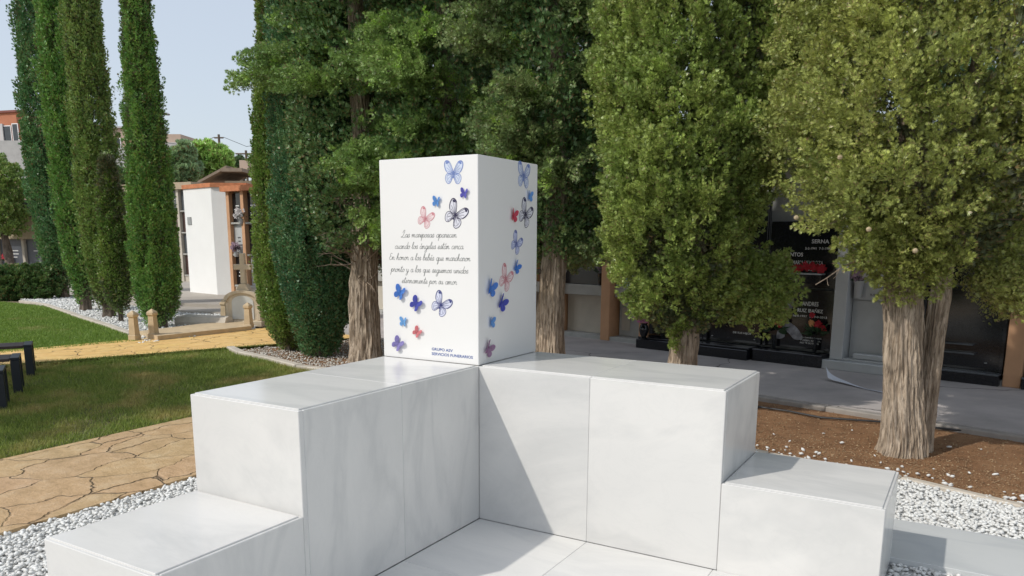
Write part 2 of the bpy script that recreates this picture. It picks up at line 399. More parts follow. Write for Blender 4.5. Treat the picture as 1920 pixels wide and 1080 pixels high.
X, Y = pick(LB, 30000, None)
pebbles('gravel', X, Y, -.03, .015, .030, PEB, 'white gravel under the left cypresses beyond the lawn kerb', 'gravel')
X, Y = pick(SB, 30000, (-9, -3.2, 2.8, 6.4))
k = RNG.random(len(X)) < .55
pebbles('gravel', X[k], Y[k], -.04, .008, .017, stonemat('dusty_pebble', (.30, .25, .19), (.75, .72, .65)), 'dusty pale gravel mixed with soil under the middle cypresses', 'gravel')
X, Y = pick(SB, 42000, (.2, 4.2, 1.8, 4.6))
k = (RNG.random(len(X)) < .12+.5*np.exp(-((Y-2.75+.2*X)/.35)**2)) | (RNG.random(len(X)) < .12)
pebbles('wood_chips', X[k], Y[k], -.043, .003, .0085, stonemat('litter', (.18, .095, .045), (.60, .44, .26), .9, .88), 'brown soil litter of small chips and pale seeds below the double trunk', 'litter', .4)
X, Y = pick(SB, 2200, (.6, 4.2, 1.8, 3.4)); k = RNG.random(len(X)) < .65*np.exp(-np.clip(Y-(2.44-.19*X), 0, 9)/.09)+.008
pebbles('stray_pebbles', X[k], Y[k], -.038, .008, .018, PEB, 'stray white pebbles strewn over the brown soil near the gravel kerb', 'gravel')

def grass(name, X, Y, h0, h1, wd, label, mat, z=-.036):
    n = len(X); a = RNG.uniform(0, 2*PI, n); h = RNG.uniform(h0, h1, n); ln = RNG.normal(0, .45, (n, 2))*h[:, None]
    b = np.stack([X, Y, np.full(n, z)], 1); sd = np.stack([np.cos(a), np.sin(a), np.zeros(n)], 1)*wd
    tip = b+np.stack([ln[:, 0], ln[:, 1], h], 1)
    V = np.stack([b-sd, b+sd, tip], 1).reshape(-1, 3); Q = np.arange(3*n).reshape(-1, 3)
    return tag(mesh_np(name, V, Q, mat), label, 'grass', kind='stuff')
def grassmat(name, a, b, dry, cover):
    m, t, P, N, L = newmat(name); gi = N.new('ShaderNodeNewGeometry')
    n = tex(N, L, 'Noise', 1.0, Detail=6, Roughness=.65)
    c = ramp(N, L, gi.outputs['Random Per Island'], [(0, a), (1, b)])
    c = mix(N, L, c, dry, ramp(N, L, n.outputs[0], [(cover-.04, (0, 0, 0)), (cover+.12, (.9, .9, .9))]))
    L.new(c, P.inputs['Base Color']); P.inputs['Roughness'].default_value = .6
    tr = N.new('ShaderNodeBsdfTranslucent'); L.new(c, tr.inputs[0])
    mx = N.new('ShaderNodeMixShader'); mx.inputs[0].default_value = .35
    L.new(P.outputs[0], mx.inputs[1]); L.new(tr.outputs[0], mx.inputs[2]); L.new(mx.outputs[0], t.nodes['Material Output'].inputs[0])
    return m
GM1 = grassmat('lawn_blades', (.13, .20, .032), (.36, .43, .09), (.56, .43, .17), .53)
GM2 = grassmat('lush_blades', (.13, .24, .03), (.30, .43, .08), (.45, .40, .16), .62)
X, Y = pick(NL, 420000, (-11, PX0-.01, -2.5, 4.2))
nn = np.sin(X*3.1+1.3*np.sin(Y*2.3))*np.cos(Y*2.7+X)+RNG.normal(0, .5, len(X)); k = nn > -.9
grass('grass', X[k], Y[k], .018, .05, .0035, 'patchy half dry lawn between the benches and the sandy path', GM1)
X, Y = pick(FL, 260000, (-24, -7.5, 0, 7.5))
grass('grass', X, Y, .02, .045, .007, 'bright green lawn beyond the ochre path at the left', GM2)

# ------------------------------------------------------------------ the monument
W_, WB, H, HP, L1, L2, HL, M1, HR, M2 = .6, .583, .787, 1.001, 1.191, 1.217, .387, .614, .392, .630
mon = thing('memorial_monument', 'white marble corner monument with a tall square pillar, two stepped wings and butterflies', 'monument', (0, 0, 0))
fl = MB()
for i in range(4):
    for j in range(5):
        x0 = .002+i*.6; x1 = min(x0+.6, 1.845); y1 = 0 if j == 0 else -.02-j*.6; y0 = -.62-j*.6
        fl.box(x0+.0008, x1-.0008, y0+.0008, y1-.0008, -.03, 0, .0015)
tag(fl.build('marble_floor', marble_mat('floor_marble', (.75, .735, .70), (.55, .55, .54), .16)), kind='structure')
tag(MB().box(.0, 1.85, -3.05, 0, -.06, -.004).build('floor_bed', GROUT), kind='structure')
LMARK = marble_mat('ledge_marble', (.60, .61, .60), (.45, .47, .48), .35)
lm = MB(); lm.box(1.80, 2.95, .548, 1.10, -.04, .0, .002); lm.box(2.953, 4.2, .55, 1.102, -.04, .0, .002)
tag(lm.build('marble_walk', LMARK), kind='structure')
TH = .022; g = .0005; bv = .0024
def clad(m, x0, x1, y0, y1, z0, z1, sides, topj=None, jz=None):
    """a block clad in slabs: sides = dict side -> joints, plus a top of slabs set a little back"""
    jx = lambda lst, a, b: list(zip([a]+lst, lst+[b]))
    for sd, js in sides.items():
        if sd in '-y+y':
            for a, b in jx(js, x0, x1):
                yy = (y0, y0+TH) if sd == '-y' else (y1-TH, y1)
                m.box(a+g, b-g, yy[0], yy[1], z0, z1-.0035, bv)
        else:
            for a, b in jx(js, y0, y1):
                xx = (x0, x0+TH) if sd == '-x' else (x1-TH, x1)
                ya, yb = a, b
                if '-y' in sides and a == y0: ya = y0+TH+.001
                if '+y' in sides and b == y1: yb = y1-TH-.001
                m.box(xx[0], xx[1], ya+g, yb-g, z0, z1-.0035, bv)
    i = .012; ax, js = topj
    if ax == 'x':
        for a, b in jx(js, x0+i, x1-i): m.box(a+g*.6, b-g*.6, y0+i, y1-i, z1-TH-.004, z1+.002, .002)
    else:
        for a, b in jx(js, y0+i, y1-i): m.box(x0+i, x1-i, a+g*.6, b-g*.6, z1-TH-.004, z1+.002, .002)
    return m
# left wing
m = clad(MB(), -W_, 0, -L1, -.0004, 0, H, {'-y': [], '+x': [-.6], '-x': [-.6]}, ('y', [-.6]))
lw = m.build('wing', MARBLE, mon); lw['label'] = 'taller marble block of the left wing'
MB().box(-W_+.003, -.003, -L1+.003, -.002, .0, H-.006).build('wing_core', GROUT, lw)
m = clad(MB(), -W_, 0, -L1-M1, -L1-.0004, -.02, HL, {'-y': [], '+x': [], '-x': []}, ('y', []))
ls = m.build('step', MARBLE, mon); ls['label'] = 'low marble step at the end of the left wing'
MB().box(-W_+.003, -.003, -L1-M1+.003, -L1-.003, -.02, HL-.006).build('step_core', GROUT, ls)
# corner block under the pillar
m = MB(); m.box(-W_, -.001, .0, WB, 0, H-.002, bv); m.build('corner_block', MARBLE, mon)
# right wing
m = clad(MB(), .0004, L2, 0, WB, 0, H, {'-y': [.6], '+x': [], '+y': [.6]}, ('x', [.6]))
rw = m.build('wing', MARBLE, mon); rw['label'] = 'taller marble block of the right wing'
MB().box(.002, L2-.003, .003, WB-.003, .0, H-.006).build('wing_core', GROUT, rw)
m = clad(MB(), L2+.0004, L2+M2, 0, WB, -.02, HR, {'-y': [], '+x': [], '+y': []}, ('x', []))
rs = m.build('step', MARBLE, mon); rs['label'] = 'low marble step at the end of the right wing'
MB().box(L2+.003, L2+M2-.003, .003, WB-.003, -.02, HR-.006).build('step_core', GROUT, rs)
# pillar
pil = MB().box(-W_+.002, -.001, .001, WB-.002, H+.001, H+HP, .0025).build('pillar', WHITE, mon)

# ---- butterflies
def catmull(P, n=6, closed=False):
    P = [Vector(p) for p in P]; out = []; N_ = len(P)
    rg = range(N_ if closed else N_-1)
    for i in rg:
        if closed: a, b, c_, d = P[(i-1) % N_], P[i], P[(i+1) % N_], P[(i+2) % N_]
        else: a, b, c_, d = P[max(i-1, 0)], P[i], P[i+1], P[min(i+2, N_-1)]
        for k in range(n):
            t_ = k/n
            out.append(.5*((2*b)+(c_-a)*t_+(2*a-5*b+4*c_-d)*t_*t_+(3*b-3*c_+d-a)*t_**3))
    if not closed: out.append(P[-1])
    return out
UPW = [(.03, .03), (.10, .32), (.25, .56), (.43, .63), (.54, .53), (.52, .30), (.38, .08), (.16, -.02)]
LOW = [(.03, .0), (.30, .03), (.45, -.08), (.46, -.28), (.34, -.45), (.18, -.43), (.06, -.2)]
def ribbon(m, pts, wd, zf, closed=False):
    pts = [Vector((p[0], p[1], 0)) for p in pts]; vs = []; n = len(pts)
    for i, p in enumerate(pts):
        a = pts[(i-1) % n] if closed or i > 0 else p; b = pts[(i+1) % n] if closed or i < n-1 else p
        d = (b-a); d = d.normalized() if d.length > 1e-9 else Vector((1, 0, 0)); s_ = Vector((-d.y, d.x, 0))*wd/2
        vs += [(p+s_).to_tuple(), (p-s_).to_tuple()]
    vs = [(x, y, zf) for x, y, _ in vs]
    fs = [(2*i, 2*i+1, 2*((i+1) % n)+1, 2*((i+1) % n)) for i in range(n if closed else n-1)]
    return m.add(vs, fs)
def face_mat(side, a, z, rot, s, off):
    """local butterfly plane (x right, y up, z out of the face) to the pillar's face"""
    R = Matrix.Rotation(rot, 4, 'Z'); s *= .82; z -= .06*s
    if side == 'L': B = Matrix(((1, 0, 0, a), (0, 0, -1, .001-off), (0, 1, 0, z), (0, 0, 0, 1)))
    else: B = Matrix(((0, 0, 1, -.001+off), (1, 0, 0, a), (0, 1, 0, z), (0, 0, 0, 1)))
    return B @ R @ Matrix.Scale(s, 4)
def inkmat(name, c, rough=.4): return plain(name, c, rough, .1, 30, bmp=0)
INK = {'blue': inkmat('ink_blue', (.17, .24, .52)), 'navy': inkmat('ink_navy', (.045, .055, .20)), 'black': inkmat('ink_black', (.03, .025, .07)), 'rose': inkmat('ink_rose', (.58, .22, .25)), 'indigo': inkmat('ink_indigo', (.14, .17, .40))}
WASH = {'blue': inkmat('wash_blue', (.62, .68, .80)), 'navy': inkmat('wash_navy', (.64, .66, .78)), 'black': inkmat('wash_grey', (.70, .70, .76)), 'rose': inkmat('wash_rose', (.78, .65, .65)), 'indigo': inkmat('wash_lilac', (.56, .60, .78))}
def printed(side, a, z, s, rot, col, label):
    M = face_mat(side, a, z, math.radians(rot), s, .0004)
    m = MB(); wm = MB(); th = .028
    for sx in (1, -1):
        up = [(p.x*sx, p.y) for p in catmull([(x, y, 0) for x, y in UPW], 5, True)]
        lo = [(p.x*sx, p.y) for p in catmull([(x, y, 0) for x, y in LOW], 5, True)]
        ribbon(m, up, th, .004, True); ribbon(m, lo, th, .005, True)
        # broad dark border on the outer edge, wing tip patch
        ribbon(m, up[10:30], .05, .006); 
        m.add([(x*sx, y, .0065) for x, y in ((.24, .50), (.34, .59), (.45, .60), (.48, .50), (.38, .46), (.34, .52))], [(0, 1, 2, 3, 4, 5)])
        for x, y in ((.26, .50), (.36, .44), (.42, .30), (.36, .15)): ribbon(m, [(.05*sx, .04), (x*sx*.55, y*.6), (x*sx, y)], .018, .007)
        for x, y in ((.33, -.08), (.32, -.26), (.22, -.38), (.13, -.30)): ribbon(m, [(.05*sx, -.02), (x*sx*.6, y*.5), (x*sx, y)], .018, .007)
        ribbon(m, [(p[0]*.78, p[1]*.8-.02) for p in lo[3:27]], .016, .0075)
        for poly in (up, lo):
            cx_ = sum(p[0] for p in poly)/len(poly); cy_ = sum(p[1] for p in poly)/len(poly)
            wm.add([(cx_, cy_, .001)]+[(p[0], p[1], .001 if poly is up else .002) for p in poly], [(0, i+1, (i+1) % len(poly)+1) for i in range(len(poly))])
        ribbon(m, [(.01*sx, .12), (.05*sx, .24), (.10*sx, .30)], .016, .008)
    ribbon(m, [(0, .14), (0, .05), (0, -.12), (0, -.2)], .055, .009)
    o = m.build('printed_butterfly', INK[col], pil, M=M); o['label'] = label
    wm.build('wing_tint', WASH[col], o, M=M)
def resinmat(name, c):
    m, t, P, N, L = newmat(name)
    n = tex(N, L, 'Noise', 90, Detail=3)
    L.new(ramp(N, L, n.outputs[0], [(.35, tuple(x*.72 for x in c)), (.65, c)]), P.inputs['Base Color'])
    P.inputs['Roughness'].default_value = .25
    tr = N.new('ShaderNodeBsdfTranslucent'); tr.inputs[0].default_value = (*c, 1)
    mx = N.new('ShaderNodeMixShader'); mx.inputs[0].default_value = .4
    L.new(P.outputs[0], mx.inputs[1]); L.new(tr.outputs[0], mx.inputs[2]); L.new(mx.outputs[0], t.nodes['Material Output'].inputs[0]); return m
RES = {'sky': resinmat('resin_sky', (.20, .45, .85)), 'blue': resinmat('resin_blue', (.12, .32, .80)), 'deep': resinmat('resin_deep', (.12, .14, .60)), 'violet': resinmat('resin_violet', (.20, .19, .66)), 'coral': resinmat('resin_coral', (.85, .30, .32)), 'red': resinmat('resin_red', (.75, .08, .13)), 'lilac': resinmat('resin_lilac', (.38, .33, .68)), 'mauve': resinmat('resin_mauve', (.50, .30, .46)), 'pale': resinmat('resin_pale', (.28, .58, .92))}
def solid(side, a, z, s, rot, col, label):
    m = MB()
    for sx in (1, -1):
        for W2, o2 in ((UPW, 0), (LOW, .006)):
            pl = catmull([(x, y, 0) for x, y in W2], 3, True); n = len(pl)
            cx_ = sum(p.x for p in pl)/n; cy_ = sum(p.y for p in pl)/n
            P_ = [(cx_, cy_)]+[(p.x, p.y) for p in pl]
            top = [(x*sx*.88, y, .05+abs(x)*.36+o2) for x, y in P_]; bot = [(x_, y_, z_-.03) for x_, y_, z_ in top]
            fs = [(0, i+1, (i+1) % n+1) for i in range(n)]
            m.add(top, fs); m.add(bot, fs); 
            m.add(top+bot, [(i+1, (i+1) % n+1, (i+1) % n+2+n, i+2+n) for i in range(n)])
    M = face_mat(side, a, z, math.radians(rot), s, .001)
    o = m.build('butterfly', RES[col], pil, M=M); o['label'] = label
    b = MB(); b.tube([(0, -.30, .03), (0, -.1, .045), (0, .1, .045), (0, .26, .03)], [.02, .04, .045, .015], 6); b.build('insect_body', RES[col], o, M=M)
printed('L', -.141, 1.709, .118, -3, 'blue', 'large blue outlined butterfly print at the top of the lettered face')
solid('L', -.077, 1.612, .052, -12, 'violet', 'small violet blue butterfly near the top right corner of the lettered face')
solid('L', -.24, 1.577, .054, -10, 'sky', 'small sky blue butterfly above the inscription')
printed('L', -.313, 1.498, .098, -28, 'rose', 'rose outlined butterfly print just above the inscription')
printed('L', -.134, 1.514, .128, -33, 'black', 'large black outlined butterfly print above the inscription')
solid('L', -.477, 1.128, .080, -25, 'blue', 'blue butterfly below the left end of the inscription')
solid('L', -.375, 1.075, .080, -38, 'deep', 'deep blue butterfly below the inscription')
printed('L', -.226, 1.077, .118, -33, 'navy', 'navy outlined butterfly print below the inscription')
solid('L', -.46, .978, .054, -6, 'pale', 'small pale blue butterfly low on the lettered face')
solid('L', -.372, .931, .060, -40, 'coral', 'coral butterfly low on the lettered face')
solid('L', -.498, .862, .080, -38, 'lilac', 'lilac butterfly at the foot of the lettered face')
printed('R', .431, 1.721, .135, -6, 'blue', 'large blue outlined butterfly print at the top of the shaded face')
solid('R', .489, 1.62, .060, -8, 'sky', 'small sky blue butterfly near the back edge of the shaded face')
solid('R', .325, 1.517, .070, -15, 'red', 'red butterfly on the upper half of the shaded face')
printed('R', .451, 1.529, .140, -30, 'black', 'black outlined butterfly print on the upper half of the shaded face')
printed('R', .359, 1.378, .112, -32, 'indigo', 'blue outlined butterfly print at mid height of the shaded face')
solid('R', .354, 1.256, .070, -38, 'blue', 'small blue butterfly at mid height of the shaded face')
printed('R', .253, 1.202, .130, -30, 'rose', 'rose outlined butterfly print on the shaded face')
solid('R', .106, 1.161, .088, -25, 'blue', 'blue butterfly close to the front edge of the shaded face')
solid('R', .207, 1.081, .088, -38, 'deep', 'deep blue butterfly on the lower half of the shaded face')
solid('R', .115, .991, .060, -6, 'sky', 'small sky blue butterfly low on the shaded face')
solid('R', .08, .862, .085, -38, 'mauve', 'mauve butterfly at the foot of the shaded face')

# ---- handwriting: each letter a few strokes, x-height 1
GL = {
'a': (1.05, [[(.85, .85), (.5, 1), (.12, .6), (.15, .12), (.5, 0), (.8, .4), (.86, .95), (.84, .25), (1.0, 0), (1.2, .25)]]),
'e': (.85, [[(-.05, .2), (.4, .42), (.62, .75), (.42, 1), (.12, .65), (.15, .12), (.5, 0), (.9, .3)]]),
'c': (.8, [[(.7, .85), (.45, 1), (.1, .6), (.15, .1), (.5, 0), (.85, .28)]]),
'o': (.95, [[(.5, 1), (.12, .65), (.15, .1), (.5, 0), (.8, .4), (.7, .9), (.5, 1), (.62, .8), (1.0, .75)]]),
's': (.8, [[(-.05, .2), (.45, 1.1), (.62, .6), (.5, .05), (.15, .05), (.1, .2)], [(.5, .05), (.85, .25)]]),
'm': (1.55, [[(-.02, .6), (.12, 1), (.16, .5), (.14, 0), (.25, .6), (.5, 1), (.62, .7), (.6, 0), (.72, .6), (.98, 1), (1.12, .7), (1.1, .2), (1.28, 0), (1.55, .25)]]),
'n': (1.1, [[(-.02, .6), (.12, 1), (.16, .5), (.14, 0), (.28, .65), (.55, 1), (.7, .7), (.68, .2), (.85, 0), (1.1, .25)]]),
'r': (.8, [[(-.02, .3), (.2, 1.1), (.3, .85), (.55, .88), (.52, .3), (.65, 0), (.85, .25)]]),
'i': (.5, [[(-.05, .25), (.18, 1), (.16, .25), (.3, 0), (.55, .25)], [(.24, 1.45), (.28, 1.5)]]),
'u': (1.05, [[(-.02, .6), (.12, 1), (.12, .25), (.35, 0), (.65, .3), (.74, 1), (.74, .25), (.9, 0), (1.1, .25)]]),
'p': (1.0, [[(-.05, .3), (.18, 1.1), (.1, 0), (-.05, -1.1), (.05, -.2), (.3, .8), (.6, 1), (.82, .6), (.6, .05), (.25, .1)], [(.6, .05), (1.05, .25)]]),
'd': (1.05, [[(.82, .85), (.5, 1), (.12, .6), (.15, .12), (.5, 0), (.82, .5), (1.05, 2.2), (.86, .25), (1.0, 0), (1.2, .25)]]),
'l': (.6, [[(-.05, .25), (.35, 1.1), (.55, 2.0), (.35, 2.2), (.2, 1.4), (.18, .3), (.35, 0), (.62, .25)]]),
't': (.65, [[(-.05, .25), (.2, 1), (.4, 2.0), (.2, .6), (.25, .05), (.4, 0), (.66, .25)], [(-.05, 1.3), (.7, 1.45)]]),
'b': (.9, [[(-.05, .25), (.35, 1.2), (.5, 2.0), (.3, 2.2), (.14, 1.2), (.12, .2), (.35, 0), (.7, .3), (.7, .85), (.45, .95), (.6, .8), (.95, .75)]]),
'h': (1.0, [[(-.05, .25), (.35, 1.2), (.5, 2.0), (.3, 2.2), (.14, 1.2), (.1, 0), (.2, .6), (.5, 1), (.64, .7), (.62, .2), (.8, 0), (1.05, .25)]]),
'g': (1.0, [[(.82, .85), (.5, 1), (.12, .6), (.15, .12), (.5, 0), (.8, .4), (.84, .95), (.75, -.5), (.45, -1.15), (.1, -.95), (.5, -.3), (1.1, .25)]]),
'q': (1.0, [[(.82, .85), (.5, 1), (.12, .6), (.15, .12), (.5, 0), (.8, .4), (.84, .95), (.78, -.4), (.7, -1.2), (.95, -.8), (.9, -.1), (1.1, .25)]]),
'y': (1.0, [[(-.02, .6), (.12, 1), (.12, .25), (.35, 0), (.65, .3), (.74, 1), (.65, -.5), (.35, -1.1), (.05, -.95), (.4, -.3), (1.05, .25)]]),
'L': (1.4, [[(.35, 1.5), (.55, 2.1), (.95, 2.35), (1.0, 1.9), (.6, .6), (.2, 0), (-.1, .1), (.1, .25), (.6, 0), (1.1, -.1), (1.45, .25)]]),
'E': (1.2, [[(1.0, 1.9), (.7, 2.2), (.35, 1.9), (.4, 1.35), (.75, 1.2), (.3, 1.05), (.1, .4), (.4, 0), (.8, .05), (1.2, .4)]]),
'.': (.4, [[(.12, .0), (.16, .06)]]), ' ': (.75, []),
}
def script_line(txt):
    m = MB(); x = 0
    for ch in txt:
        acc = ch in 'áé'; b = {'á': 'a', 'é': 'e'}.get(ch, ch)
        adv, st = GL[b]
        for s_ in st:
            pts = [(p.x+x+.22*p.y, p.y) for p in catmull([(a_, b_, 0) for a_, b_ in s_], 4)]
            ribbon(m, pts, .125, 0)
        if acc: ribbon(m, [(x+.75, 1.35), (x+1.0, 1.75)], .18, 0)
        x += adv
    return m, x
INKT = inkmat('script_ink', (.13, .14, .135))
ins = None; lines = [('Las mariposas aparecen', -.465, -.125, 1.405, 1.405), ('cuando los ángeles están cerca.', -.508, -.082, 1.348, 1.350), ('En honor a los bebés que marcharon', -.548, -.046, 1.292, 1.293), ('pronto y a los que seguimos unidos', -.536, -.060, 1.232, 1.234), ('eternamente por su amor.', -.468, -.122, 1.176, 1.178)]
allm = MB()
for txt, xa, xb, za, zb in lines:
    lmn, wd = script_line(txt); sx = (xb-xa)/wd; sz = .0152
    allm.add([(xa+v[0]*sx, .0005, za+(zb-za)*v[0]/wd+v[1]*sz) for v in lmn.v], lmn.f)
o = allm.build('inscription', INKT, pil); o['label'] = 'five lines of grey handwritten style lettering'

_fc = {}
def textmesh(body, align='CENTER', bold=0.0, space=1.0):
    cu = bpy.data.curves.new('txt', 'FONT'); cu.body = body; cu.align_x = align; cu.offset = bold; cu.space_character = space
    cu.resolution_u = 3
    ob = bpy.data.objects.new('txt', cu); COL.objects.link(ob)
    bpy.context.view_layer.update()
    me = bpy.data.meshes.new_from_object(ob.evaluated_get(bpy.context.evaluated_depsgraph_get()))
    bpy.data.objects.remove(ob); bpy.data.curves.remove(cu); return me
def textobj(name, body, M, mat, parent, width=None, height=None, align='CENTER', bold=.01, world=False, into=None):
    me = textmesh(body, align, bold)
    V = np.zeros(len(me.vertices)*3, np.float32); me.vertices.foreach_get('co', V); V = V.reshape(-1, 3)
    x0, x1, y0, y1 = V[:, 0].min(), V[:, 0].max(), V[:, 1].min(), V[:, 1].max()
    sx = width/(x1-x0) if width else 1; sy = height/(y1-y0) if height else sx
    if width is None: sx = sy
    V[:, 0] *= sx; V[:, 1] = (V[:, 1]-y0)*sy
    vs = [M @ Vector(v) for v in V.tolist()]; fs = [tuple(p.vertices) for p in me.polygons]
    bpy.data.meshes.remove(me)
    if into is not None: into.add(vs, fs); return into
    return MB().add(vs, fs).build(name, mat, parent, world=world)
sp = MB(); ML = lambda x, z: Matrix(((1, 0, 0, x), (0, 0, -1, .0004), (0, 1, 0, z), (0, 0, 0, 1)))
textobj('', 'GRUPO ASV', ML(-.285, .842), None, None, .130, .0145, 'LEFT', .02, into=sp)
textobj('', 'SERVICIOS FUNERARIOS', ML(-.285, .818), None, None, .250, .0145, 'LEFT', .02, into=sp)
o = sp.build('sponsor_lettering', inkmat('ink_sponsor', (.035, .09, .33)), pil); o['label'] = 'two lines of small blue capitals at the foot of the face'

# ------------------------------------------------------------------ trees
def waves(seed, n=10, f=1.0):
    r = np.random.default_rng(seed); K = r.normal(0, 1, (n, 3))*f; ph = r.uniform(0, 2*PI, n)
    return lambda P: np.cos(P@K.T+ph).sum(1)/math.sqrt(n)
def unit(v): return v/np.maximum(np.linalg.norm(v, axis=1, keepdims=True), 1e-9)
def foliage(name, C, A, Ln, R, per, bl, bw, k, mat, parent, spread=.30, shell=.55, wild=.22, outw=.5):
    """clumps of feathery sprays: C centres, A axes, Ln lengths, R radii, per = sprays in a clump, each of k blades"""
    n = len(C); idx = np.repeat(np.arange(n), per); N_ = len(idx)
    A = unit(A); ref = np.where(np.abs(A[:, 2:3]) < .9, np.array([[0, 0, 1.]]), np.array([[1., 0, 0]])); S = unit(np.cross(A, ref)); T = np.cross(A, S)
    s = RNG.random(N_)**.85; a = RNG.uniform(0, 2*PI, N_); rf = RNG.uniform(shell, 1, N_)
    prof = np.sin(np.clip(s*.88+.12, 0, 1)**.75*PI)**.7
    rad = S[idx]*np.cos(a)[:, None]+T[idx]*np.sin(a)[:, None]
    P = C[idx]+A[idx]*((s-.4)*Ln[idx])[:, None]+rad*(R[idx]*prof*rf)[:, None]
    Dv = unit(A[idx]*(.75)+rad*outw+RNG.normal(0, wild, (N_, 3)))
    sd = unit(np.cross(Dv, rad+A[idx]*.3+RNG.normal(0, .45, (N_, 3))))
    V = np.empty((N_, k, 4, 3), np.float32); sz = RNG.uniform(.7, 1.25, N_)
    for j in range(k):
        an = (j-(k-1)/2)*spread if k > 1 else 0
        l = bl*(1-.16*abs(j-(k-1)/2))*sz
        d = Dv*math.cos(an)+sd*math.sin(an); pr = -Dv*math.sin(an)+sd*math.cos(an)
        b = P+d*(.15*l)[:, None]*abs(j-(k-1)/2)
        mid = b+d*(l*.5)[:, None]; wv = pr*(bw*sz*.5)[:, None]
        V[:, j, 0] = b; V[:, j, 1] = mid+wv; V[:, j, 2] = b+d*l[:, None]; V[:, j, 3] = mid-wv
    V = V.reshape(-1, 3); Q = np.arange(len(V), dtype=np.int32).reshape(-1, 4)
    return V, Q
def trunk(name, pts, rad, mat, parent, n=40, ridges=.10, seed=1, m=None, res=.03):
    """tapering stem with vertical ridges, pts in world"""
    P = catmull(pts, max(2, int((Vector(pts[-1])-Vector(pts[0])).length/res/(len(pts)-1))))
    r_ = np.interp(np.linspace(0, 1, len(P)), np.linspace(0, 1, len(rad)), rad)
    vs = []; fs = []
    for i, p in enumerate(P):
        for k in range(n):
            a = 2*PI*k/n
            q = Vector((math.cos(a)*1.6+seed*3, math.sin(a)*1.6, p.z*1.1))
            rd = 1+ridges*1.3*noise.noise(q)+ridges*.55*noise.noise(Vector((math.cos(a)*19+seed, math.sin(a)*19, p.z*4.5)))+ridges*.3*noise.noise(Vector((math.cos(a)*9, math.sin(a)*9, p.z*14)))+ridges*(abs(noise.noise(Vector((math.cos(a+p.z*.3)*7+seed, math.sin(a+p.z*.3)*7, p.z*1.6))))*2-.6)
            vs.append((p.x+math.cos(a)*r_[i]*rd, p.y+math.sin(a)*r_[i]*rd, p.z))
    for i in range(len(P)-1):
        for k in range(n):
            a, b = i*n+k, i*n+(k+1) % n; fs.append((a, b, b+n, a+n))
    fs.append(tuple(range(len(vs)-n, len(vs))))
    if m is not None: return m.add(vs, fs)
    return MB().add(vs, fs).build(name, mat, parent, smooth=False, world=True)
def tree_root(name, base, label, cat, group): return thing(name, label, cat, (float(base[0]), float(base[1]), -.04), group)

def profile_crown(base, prof, nclump, clen, crad, per, bl, bw, k, seed, lean=(0, 0), rag=.16, ragf=2.6, up=1.0, out=.45, inner=.72, topz=None, ridge=0, clump_jit=.25, shell=.4, zbias=None, offs=(0, 0), wild=.22, lowd=None):
    """prof: list of (z, r).  returns list of (V, Q)"""
    zs = np.array([p[0] for p in prof]); rs = np.array([p[1] for p in prof])
    cut = zs[-1] if topz is None else topz
    parts = []
    wv = waves(seed, 12, ragf); wv2 = waves(seed+1, 12, ragf*2.6)
    for lo, hi, nc, pe, bs in ((zs[0], min(cut, zs[-1]), nclump, per, 1.0), (cut, zs[-1], None, None, 2.2)):
        if hi-lo < .05: continue
        if nc is None: nc = int(nclump*(hi-lo)/(cut-zs[0])*.35); pe = max(6, int(per*.25))
        # sample z with density ~ r
        zz = RNG.uniform(lo, hi, nc*3); rr_ = np.interp(zz, zs, rs); kk = RNG.random(len(zz)) < rr_/rs.max(); zz = zz[kk][:nc]
        n = len(zz); th = RNG.uniform(0, 2*PI, n)
        q = np.stack([np.cos(th), np.sin(th), zz], 1)
        if ridge: q2 = q*np.array([1, 1, .12])*ridge; rr2 = 1+rag*wv(q)+.12*wv2(q2)
        else: rr2 = 1+rag*wv(q)+rag*.5*wv2(q)
        fr = RNG.uniform(inner, 1.0, n)**.6*rr2
        R_ = np.maximum(np.interp(zz, zs, rs)-.75*crad*bs**.5, .02)*fr
        t_ = (zz-zs[0])
        C = np.stack([base[0]+offs[0]+np.cos(th)*R_+lean[0]*t_, base[1]+offs[1]+np.sin(th)*R_+lean[1]*t_, zz], 1)
        dz = np.gradient(rs, zs) if len(zs) > 1 else 0
        A = np.stack([np.cos(th)*out, np.sin(th)*out, np.full(n, up)], 1)+RNG.normal(0, clump_jit, (n, 3))
        s_ = RNG.uniform(.7, 1.3, n)
        parts.append(foliage('', C, A, clen*s_*bs**.5, crad*s_*bs**.5, pe, bl*bs, bw*bs, k, None, None, shell=shell, wild=wild))
    return parts
